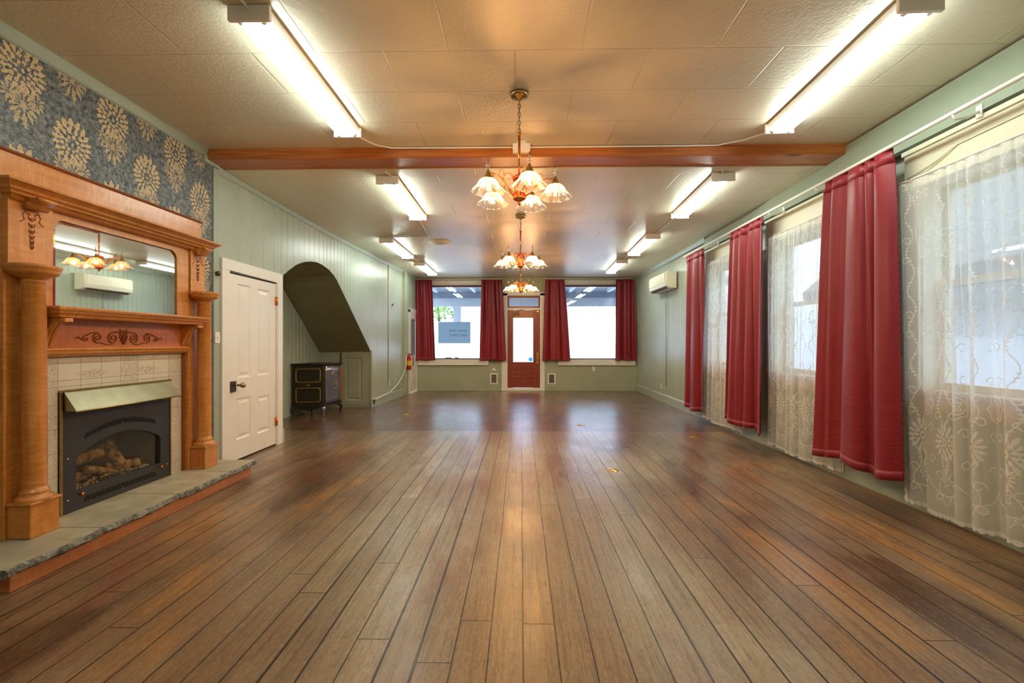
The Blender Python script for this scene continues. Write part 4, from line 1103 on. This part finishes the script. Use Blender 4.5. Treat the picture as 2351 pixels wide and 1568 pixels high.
cond([(1.98, 4.53, zc(4.5)-.012), (2.02, 4.64, zc(4.6)-.012)], 'short conduit from the beam to the light behind it, window side')
zz = 2.935
cond([(-1.39, 6.08, zz), (-1.46, 7.22, zz-.002), (-2.14, 7.28, zz-.002), (-2.17, 7.35, zz-.002)], 'conduit with a square bend between two lights on the boarded wall side')
cond([(-2.19, 8.78, zz-.005), (-2.13, 9.48, zz-.008)], 'straight conduit between the last two lights on the boarded wall side')
cond([(2.09, 6.06, zz), (2.09, 7.14, zz-.002)], 'conduit between the first two lights behind the beam on the window side')
cond([(2.08, 8.58, zz-.006), (2.08, 9.26, zz-.008)], 'conduit between the last two lights on the window side')
jb = MB().box(-.075, .085, 4.15, 4.235, 2.985, 3.055).prism([(-.04, 3.05), (.05, 3.05), (.03, 3.058), (-.02, 3.058)], 'y', 4.10, 4.15)
tag(jb.build('junction_box', M['fixture'], bevel=.01), 'cream junction box at the middle of the beam', 'junction box')
sd = empty('smoke_detector', (-1.37, 7.72, zc(7.72)), 'round white ceiling fitting beside the bent conduit', 'smoke detector')
MB().lathe([(.001, -.045), (.09, -.042), (.14, -.028), (.16, -.01), (.165, -.001)], (-1.37, 7.72, zc(7.72)), 32).build('dome', M['white'], sd)
MB().lathe([(.165, -.012), (.185, -.012), (.188, -.001), (.165, -.001)], (-1.37, 7.72, zc(7.72)), 32).build('ring', M['white'], sd)

# ------------------------------------------------------------------ curtains
def curtain(name, p0, p1, b0, b1, zt_, zb, amp0, amp1, folds, seed, axis, mat, label, cat, group, rodgap=.0, hem_wob=0, off=.0, nu=110, nv=44, sharp=1.0):
    """axis 'y': cloth hangs in a plane x=const and runs along y ; axis 'x': along x. p=(fixed, run)"""
    rr = random.Random(seed); ph = [rr.uniform(0, 6.28) for _ in range(6)]
    fx, t0, t1 = p0; _, c0, c1 = p1 if len(p1) == 3 else (0,)+tuple(p1)
    def fn(u, v):      # v 0 bottom ->1 top
        s_ = 1-v; e = s_**.8
        k0 = u+.06*math.sin(2*PI*u*1.3+ph[4])*math.sin(PI*u)+.03*math.sin(2*PI*u*3.1+ph[5])*math.sin(PI*u)
        a = (t0+(t1-t0)*u)*(1-e)+(c0+(c1-c0)*u)*e
        amp = amp0*(1-e)+amp1*e
        A1 = 2*PI*folds*k0+ph[0]+.5*s_; A2 = 2*PI*folds*.55*k0+ph[1]-.35*s_
        big = min(1, s_*1.5)
        w = math.sin(A1)*(1-.45*big)+math.sin(A2)*(.25+.75*big)
        w += math.sin(2*PI*(folds*2.3)*k0+ph[2]+1.1*s_)*.22*(1-big*.6)
        w = math.copysign(abs(w)**.8, w)
        d = amp*w*.85
        a += amp*(.6*math.cos(A1)*(1-.4*big)+.7*math.cos(A2)*big)*math.sin(PI*u)
        if v > .965: d *= .55
        z = zb+(zt_-zb)*v + hem_wob*math.sin(u*9+ph[2])*(1-v)
        if axis == 'y': return (fx+d+off, a, z)
        return (a, fx+d+off, z)
    W_ = abs(t1-t0)*1.0*1.8
    mb = MB().grid(fn, nu, nv, uv=lambda u, v: (u*W_, v*(zt_-zb)))
    return mb, fn
def red(label, p0, p1, zt_, zb, axis, folds, seed, group, amp=(.022, .042), wob=.012):
    mb, fn = curtain('red_curtain', p0, p1, None, None, zt_, zb, amp[0], amp[1], folds, seed, axis, None, label, 'curtain', group, hem_wob=wob)
    o = mb.build('red_curtain', M['satin'], solid=.003, recalc=False)
    tag(o, label, 'curtain', group)
    # header tape and hem stitched on
    hb = MB().grid(lambda u, v: tuple(a+b for a, b in zip(fn(u, .955+.045*v), ((-.004, 0, 0) if axis == 'y' else (0, -.004, 0)))), 110, 2, uv=lambda u, v: (u, 2.4))
    hb.build('header', M['satin'], o, solid=.002, recalc=False)
    hm = MB().grid(lambda u, v: tuple(a+b for a, b in zip(fn(u, .0+.028*v), ((-.004, 0, 0) if axis == 'y' else (0, -.004, 0)))), 110, 2, uv=lambda u, v: (u, .1))
    hm.build('hem', M['satin'], o, solid=.002, recalc=False)
    return o
G1 = 'red curtains along the side windows'
red('large crimson curtain nearest the camera, beside the front lace panel', (2.78, 3.49, 4.20), (3.405, 4.36), 2.705, .21, 'y', 4.5, 3, G1, (.03, .05), .02)
red('middle crimson side curtain between the second and third windows', (2.78, 5.28, 6.09), (5.275, 6.28), 2.70, .19, 'y', 5.0, 5, G1, (.028, .048), .02)
red('farthest crimson side curtain, next to the air conditioner', (2.78, 7.03, 7.76), (7.08, 7.82), 2.68, .16, 'y', 4.2, 8, G1, (.028, .045), .015)
G2 = 'short red curtains at the street windows'
yb = YB-.10
red('short red curtain at the far left corner of the street wall', (yb, -2.71, -2.30), (-2.71, -2.20), 2.86, .79, 'x', 4, 11, G2, (.03, .045), .006)
red('short red curtain between the sign window and the red door', (yb, -1.01, -.49), (-1.06, -.375), 2.865, .785, 'x', 4.5, 12, G2, (.03, .045), .006)
red('short red curtain just right of the red door', (yb, .63, 1.11), (.55, 1.265), 2.865, .785, 'x', 4.2, 13, G2, (.03, .045), .006)
red('short red curtain in the corner nearest the air conditioner', (yb, 2.43, 2.885), (2.41, 2.94), 2.86, .79, 'x', 3.5, 14, G2, (.03, .045), .006)
G3 = 'white lace curtains on the side windows'
def lace(label, y0, y1, c0, c1, folds, seed, nu, zt_=2.47):
    mb, fn = curtain('lace_curtain', (2.878, y0, y1), (c0, c1), None, None, zt_, .055, .016, .030, folds, seed, 'y', None, label, '', G3, hem_wob=.012, nu=nu, nv=70)
    o = mb.build('lace_curtain', M['lace'], recalc=False); tag(o, label, 'lace curtain', G3)
    MB().tube([(2.872, y0-.02, zt_-.012), (2.872, y1+.02, zt_-.012)], .006, 8).build('curtain_wire', M['fixture'], o)
    sg = MB()
    rr = random.Random(seed)
    def ed(u, v):
        p = fn(1.0, v); return (p[0]-.004, p[1]+u*(.020+.012*math.sin(v*130)**2)-.004, p[2])
    MB().grid(ed, 2, 400).build('scalloped_edge', M['windowcream'], o)
    return o
lace('large white lace curtain nearest the camera', 2.12, 3.55, 2.10, 3.44, 13, 21, 260, 2.45)
lace('white lace curtain between the large and middle crimson curtains', 4.18, 5.37, 4.2, 5.42, 13, 22, 220)
lace('farthest white lace curtain, left of the middle crimson curtain', 5.98, 7.14, 6.0, 7.27, 13, 23, 200)
# rods
rd = empty('curtain_rod', (2.76, 3.2, 2.715), 'long white curtain rod along the side wall', 'curtain rod')
MB().tube([(2.765, YF+.3, 2.722), (2.765, 7.80, 2.695)], .015, 12).build('rod_tube', M['white'], rd)
for y in (2.42, 2.98, 4.35, 5.16, 6.85):
    z = 2.722-(y+1.3)*.003
    MB().tube([(2.76, y, z-.012), (2.78, y, z-.04), (2.85, y, z-.03), (2.93, y, z+.01)], .008, 8).box(2.925, 2.932, y-.02, y+.02, z-.03, z+.05).build('rod_bracket', M['white'], rd)
for a, b, lb in ((-2.71, -.47, 'white curtain rod over the left street window'), (.60, 2.91, 'white curtain rod over the right street window')):
    r_ = empty('curtain_rod', ((a+b)/2, YB-.1, 2.875), lb, 'curtain rod')
    MB().tube([(a, YB-.10, 2.878), (b, YB-.10, 2.878)], .011, 10).build('rod_tube', M['cream'], r_)
    for x in (a+.03, b-.03): MB().box(x-.01, x+.01, YB-.10, YB, 2.868, 2.888).build('rod_bracket', M['cream'], r_)
# wires on the window head
tag(MB().tube([(2.944, 1.9, 2.60), (2.944, 2.9, 2.585), (2.944, 3.15, 2.58), (2.942, 3.3, 2.53), (2.94, 3.46, 2.50), (2.94, 3.54, 2.49)], .0035, 6).tube([(2.944, 3.15, 2.575), (2.942, 3.28, 2.52), (2.94, 3.40, 2.485), (2.94, 3.54, 2.478)], .003, 6).build('string_wire', M['windowcream']), 'thin wire drooping across the cream window head', 'wire')

# ------------------------------------------------------------------ air conditioner
ac = empty('air_conditioner', (2.87, 9.35, 2.29), 'cream wall air conditioner between the end wall and the farthest side curtain', 'air conditioner')
MB().prism([(2.978, 2.615), (2.80, 2.62), (2.768, 2.60), (2.758, 2.40), (2.775, 2.335), (2.83, 2.295), (2.978, 2.285)], 'y', 8.79, 9.91).build('body', M['acwhite'], ac, bevel=.012)
MB().box(2.752, 2.757, 8.83, 9.87, 2.40, 2.58).build('front_panel', M['acwhite'], ac, bevel=.002)
MB().prism([(2.775, 2.325), (2.83, 2.287), (2.832, 2.292), (2.779, 2.331)], 'y', 8.86, 9.84).build('louver', M['vent'], ac)
cond([(2.965, 9.42, 2.29), (2.965, 9.42, 2.05), (2.968, 9.42, 1.3), (2.968, 9.42, .36)], 'thin pale conduit dropping from the air conditioner', .007, mat='green')

# ------------------------------------------------------------------ extinguisher, cable, outlets
ex = empty('fire_extinguisher', (-2.66, 10.78, .60), 'red fire extinguisher hung by the cream side door', 'fire extinguisher')
MB().lathe([(.001, .60), (.05, .602), (.058, .615), (.058, .86), (.05, .90), (.025, .93), (.02, .945)], (-2.661, 10.82, 0), 24).build('cylinder', M['exred'], ex)
MB().lathe([(.0595, .70), (.0595, .82)], (-2.661, 10.82, 0), 24).build('tag_label', M['yellow'], ex)
MB().box(-2.655, -2.635, 10.80, 10.84, .945, .975).box(-2.66, -2.63, 10.74, 10.84, .975, .99).build('valve', M['exred'], ex)
MB().tube([(-2.64, 10.86, .955), (-2.60, 10.92, .93), (-2.585, 10.93, .82), (-2.59, 10.91, .68)], .010, 8).build('hose', M['black'], ex)
tag(MB().tube([(-2.70, 10.73, .95), (-2.70, 10.71, .70), (-2.72, 10.5, .50), (-2.755, 10.2, .32), (-2.79, 9.7, .19), (-2.835, 9.0, .135), (-2.85, 8.8, .13)], .009, 8).build('white_cable', M['fixture']), 'white cable curving down the boarded wall to the skirting', 'cable')
tag(MB().tube([(-2.815, 9.66, zc(9.6)-.05), (-2.815, 9.66, .35)], .008, 8).build('electrical_conduit', M['sagetrim']), 'thin painted conduit running down the boarded wall', 'conduit')
def outlet(loc, ax, lb, mat='acwhite', name='wall_outlet', w=.035, h=.058):
    x, y, z = loc; o = empty(name, loc, lb, 'outlet')
    if ax == 'x+': MB().box(x, x+.006, y-w, y+w, z-h, z+h).build('cover_plate', M[mat], o, bevel=.002); bx = lambda dz: MB().box(x+.006, x+.009, y-.014, y+.014, z+dz-.014, z+dz+.014)
    elif ax == 'x-': MB().box(x-.006, x, y-w, y+w, z-h, z+h).build('cover_plate', M[mat], o, bevel=.002); bx = lambda dz: MB().box(x-.009, x-.006, y-.014, y+.014, z+dz-.014, z+dz+.014)
    else: MB().box(x-w, x+w, y-.006, y, z-h, z+h).build('cover_plate', M[mat], o, bevel=.002); bx = lambda dz: MB().box(x-.014, x+.014, y-.009, y-.006, z+dz-.014, z+dz+.014)
    for dz in (-.022, .022): bx(dz).build('socket', M[mat], o, bevel=.002)
    return o
outlet((left_x(9.72)+.001, 9.72, .37), 'x+', 'white outlet with plug low on the boarded wall')
outlet((2.978, 9.75, .33), 'x-', 'cream outlet on the right wall below the air conditioner')
outlet((1.877, YB-.001, .575), 'y', 'beige outlet under the right street window')
outlet((-2.84, 8.80, .10), 'x+', 'dark outlet at the foot of the wall beside the recess', 'bronze', h=.04)
outlet((2.958, 4.28, .10), 'x-', 'white outlet on the skirting under the large crimson curtain', 'white', h=.05)
sw = empty('light_switch', (-2.953, 4.385, 1.29), 'white light switch with a dangling tag between wallpaper and white door', 'switch')
MB().box(-2.955, -2.945, 4.35, 4.42, 1.235, 1.345).build('switch_plate', M['white'], sw, bevel=.003)
MB().box(-2.945, -2.935, 4.378, 4.392, 1.28, 1.30).build('toggle', M['white'], sw)
tag(MB().lathe([(.001, .035), (.018, .03), (.026, .018), (.02, .004), (.022, 0)], (-2.955, 4.385, 1.913), 16, 'x').build('wall_hook', M['bronze']), 'round bronze knob on the sage post above the white door top', 'knob')
tag(MB().lathe([(.001, .03), (.016, .028), (.02, .01), (.012, 0)], (left_x(9.9)+.0, 9.9, 2.06), 12, 'x').tube([(left_x(9.9)+.005, 9.9, 2.06), (left_x(9.9)+.04, 9.9, 2.10), (left_x(9.9)+.05, 9.9, 2.07)], .006, 6).build('wall_hook', M['bronze']), 'small dark hook high on the boarded wall beside the conduit', 'hook')
# floor outlets
def floor_outlet(x, y, lb, s_=1.0, mat='brass'):
    o = empty('floor_outlet', (x, y, 0), lb, 'floor outlet', 'brass outlets set in the floor')
    MB().lathe([(.001, .006*s_), (.045*s_, .006*s_), (.058*s_, .004), (.064*s_, .001), (.064*s_, .0002)], (x, y, 0), 28).build('cover_ring', M[mat], o)
    MB().lathe([(.001, .0095*s_), (.012, .0095*s_), (.014, .006*s_)], (x-.018, y, 0), 14).lathe([(.001, .0095*s_), (.012, .0095*s_), (.014, .006*s_)], (x+.018, y, 0), 14).build('screw_cap', M['gold'], o)
floor_outlet(.896, 4.477, 'nearest round brass floor outlet, in the middle boards'); floor_outlet(.905, 6.908, 'brass floor outlet past the seam where the boards change')
floor_outlet(-1.988, 7.902, 'brass floor outlet in front of the stair recess'); floor_outlet(2.29, 6.074, 'brass floor outlet near the middle crimson curtain')
# heat grilles
for x0, x1, lb in ((-.80, -.598, 'cream framed heater grille left of the red door'), (.69, .895, 'cream framed heater grille right of the red door')):
    o = empty('wall_heater', ((x0+x1)/2, YB, .17), lb, 'heater', 'heater grilles beside the red door')
    MB().box(x0, x1, YB-.012, YB, .17, .20).box(x0, x1, YB-.012, YB, .42, .45).box(x0, x0+.035, YB-.012, YB, .2, .42).box(x1-.035, x1, YB-.012, YB, .2, .42).build('frame', M['cream'], o, bevel=.003)
    g = MB().box(x0+.03, x1-.03, YB-.004, YB, .195, .425)
    for i in range(5): z = .22+i*.042; g.box(x0+.035, x1-.035, YB-.010, YB-.004, z, z+.012)
    for i in range(4): xx = x0+.055+i*.028; g.box(xx, xx+.006, YB-.009, YB-.004, .2, .42)
    g.build('grille', M['vent'], o)
th = empty('thermostat', (-.70, YB, .50), 'small cream thermostat above the left heater grille', 'thermostat')
MB().prism([(-.765, .51), (-.645, .51), (-.655, .545), (-.70, .60), (-.745, .545)], 'y', YB-.03, YB).build('case', M['cream'], th, bevel=.006)
MB().lathe([(.001, -.045), (.018, -.042), (.02, -.03)], (-.705, YB, .54), 14, 'y').build('dial', M['white'], th)

# ------------------------------------------------------------------ sign on the street window
sg = empty('window_sign', (-1.73, YB-.0, 1.23), 'grey sign hung in the left street window, lettering seen from behind', 'sign')
MB().box(-2.149, -1.312, YB+.008, YB+.014, 1.228, 1.782).build('board', M['sign'], sg)
for tx, z, wd in (('BOOK YOUR', 1.525, .46), ('NEXT EVENT', 1.405, .46)):
    cu = bpy.data.curves.new('lettering', 'FONT'); cu.body = tx; cu.size = .085; cu.extrude = .001; cu.align_x = 'LEFT'
    ob = bpy.data.objects.new('lettering', cu); COL.objects.link(ob); cu.materials.append(M['ink'])
    bpy.context.view_layer.update(); w_ = ob.dimensions.x or .4
    ob.scale = (wd/w_, 1, 1); ob.rotation_euler = (R(90), 0, R(180)); ob.parent = sg
    ob.location = Vector((-1.40, YB+.006, z))-sg.location
    bpy.context.view_layer.update(); me = bpy.data.meshes.new_from_object(ob.evaluated_get(bpy.context.evaluated_depsgraph_get()))
    o2 = bpy.data.objects.new('lettering', me); COL.objects.link(o2); o2.parent = sg; o2.location = ob.location; o2.rotation_euler = ob.rotation_euler; o2.scale = ob.scale
    bpy.data.objects.remove(ob); o2.name = 'lettering'
tag(MB().box(-1.97, -1.80, YB-.0, YB+.018, .842, .858).box(-1.72, -1.62, YB, YB+.018, .842, .860).build('window_latch', M['bronze']), 'pair of dark objects lying on the left street window sash', 'latch')

# ------------------------------------------------------------------ outside
struct(MB().box(-30, 30, YB+.15, 60, -.25, -.15).box(3.3, 30, -12, YB+.15, -.25, -.15).build('ground', M['pave']), 'pale pavement and street outside', 'ground')
aw = empty('street_canopy', (0, YB+.2, 2.75), 'grey shop canopy over the pavement outside the street windows', 'canopy')
MB().box(-6, 6, YB+.14, YB+3.2, 2.95, 3.02).build('canopy_roof', M['outgrey'], aw)
for i in range(20): MB().box(-5.7+i*.6, -5.62+i*.6, YB+.16, YB+2.6, 2.83, 2.95).build('rafter', M['outwhite'], aw)
MB().box(-6, 6, YB+2.6, YB+2.72, 2.66, 2.86).build('dark_beam', M['outdark'], aw)
MB().box(-6, 6, YB+3.0, YB+3.1, 2.42, 3.0).build('canopy_fascia', M['outgrey'], aw)
po = empty('hanging_sign', (-2.085, YB+3.15, 1.9), 'grey sign panel hanging under the street canopy edge', 'sign')
MB().box(-2.21, -1.96, YB+3.03, YB+3.09, 1.9, 2.419).build('panel', M['outgrey'], po)
bd = empty('street_building', (3, 26, -.15), 'white building across the street with faded red fascia', 'building')
MB().box(-3.4, 14, 26, 32, -.15, 3.0).build('building_wall', M['outwhite'], bd)
MB().box(-3.4, 14, 25.7, 26, 3.0, 3.55).build('roof_fascia', M['pink'], bd)
MB().box(-3.4, 14, 25.9, 32, 3.55, 4.0).build('roof', M['outgrey'], bd)
wall2 = tag(MB().box(-16, -3.6, 24, 24.3, -.15, 2.35).build('garden_wall', M['outwhite']), 'low white wall across the street', 'wall')
for i, (x, y, z, s_, lb) in enumerate(((-5.0, 27.5, 3.4, 1.5, 'green tree across the street beside the hanging sign panel'), (-8.5, 30, 3.6, 1.9, 'pale green tree farther along the street'), (11, 9.5, 4.2, 2.3, 'leafy tree beyond the side yard'))):
    o = empty('street_tree', (x, y, -.15), lb, 'tree')
    MB().tube([(x, y, -.15), (x+.1, y, z*.5), (x, y+.1, z)], [.16, .12, .06], 10).build('trunk', M['bark'], o)
    cw = MB(); rr = random.Random(40+i)
    for k in range(900):
        a, b = rr.uniform(0, 2*PI), rr.uniform(-1, 1); q = s_*rr.random()**.4; c = math.sqrt(1-b*b)
        p = Vector((x+q*c*math.cos(a), y+q*c*math.sin(a), z+.3+q*b*.8)); sz = rr.uniform(.06, .14)
        u = Vector((rr.uniform(-1, 1), rr.uniform(-1, 1), rr.uniform(-1, 1))).normalized(); w = u.orthogonal().normalized()
        cw._add([p-u*sz, p+w*sz*.6, p+u*sz, p-w*sz*.6], [(0, 1, 2, 3)])
    cw.build('crown', M['leaf'], o, recalc=False)
# side yard: neighbour's wall, eave
nb = empty('neighbour_house', (7.2, 5, -.15), 'white neighbouring house outside the side windows', 'house')
MB().box(6.4, 9, -10, 22, -.15, 2.15).build('house_wall', M['outwhite'], nb)
MB().prism([(5.6, 2.08), (5.6, 2.24), (9, 5.2), (9, 2.06), (6.4, 2.06)], 'y', -10, 9.2).build('roof', simple('grey_shingle', L(116, 118, 112), .9, bumps=(6, .5)), nb)

# ------------------------------------------------------------------ light
w = bpy.data.worlds.new('World'); S.world = w; w.use_nodes = True; nt = w.node_tree
bg = nt.nodes['Background']; sk = nt.nodes.new('ShaderNodeTexSky')
try:
    sk.sky_type = 'NISHITA'; sk.sun_disc = False; sk.sun_elevation = R(50); sk.sun_rotation = R(200); sk.air_density = 1.0; sk.dust_density = 1.5
except Exception: pass
mixn = nt.nodes.new('ShaderNodeMix'); mixn.data_type = 'RGBA'; mixn.inputs[0].default_value = .55
nt.links.new(sk.outputs[0], mixn.inputs[6]); mixn.inputs[7].default_value = (4.8, 6.7, 9.2, 1)
nt.links.new(mixn.outputs[2], bg.inputs[0]); bg.inputs[1].default_value = .27
sun = bpy.data.lights.new('sun', 'SUN'); sun.energy = .6; sun.angle = R(3); sun.color = (1, .96, .9)
so_ = bpy.data.objects.new('sun', sun); COL.objects.link(so_); so_.rotation_euler = Vector((.62, .5, -.6)).to_track_quat('-Z', 'Y').to_euler(); so_.location = (0, 0, 12)

# ------------------------------------------------------------------ camera
cam = bpy.data.cameras.new('camera'); co = bpy.data.objects.new('camera', cam); COL.objects.link(co)
cam.sensor_width = 36; cam.lens = 36*1050/2351; cam.shift_y = 3/2351; cam.clip_start = .05; cam.clip_end = 200
co.location = (0, 0, H); co.rotation_euler = (R(90), 0, T)
S.camera = co
S.view_settings.view_transform = 'Standard'; S.view_settings.look = 'None'; S.view_settings.gamma = 1; S.view_settings.exposure = 1.38
S.view_settings.use_curve_mapping = False
S.cycles.use_denoising = True
S.cycles.max_bounces = 8; S.cycles.diffuse_bounces = 4; S.cycles.glossy_bounces = 4; S.cycles.transparent_max_bounces = 20; S.cycles.adaptive_threshold = .02; S.cycles.transmission_bounces = 6
S.cycles.sample_clamp_indirect = 6; S.cycles.caustics_reflective = False; S.cycles.caustics_refractive = False
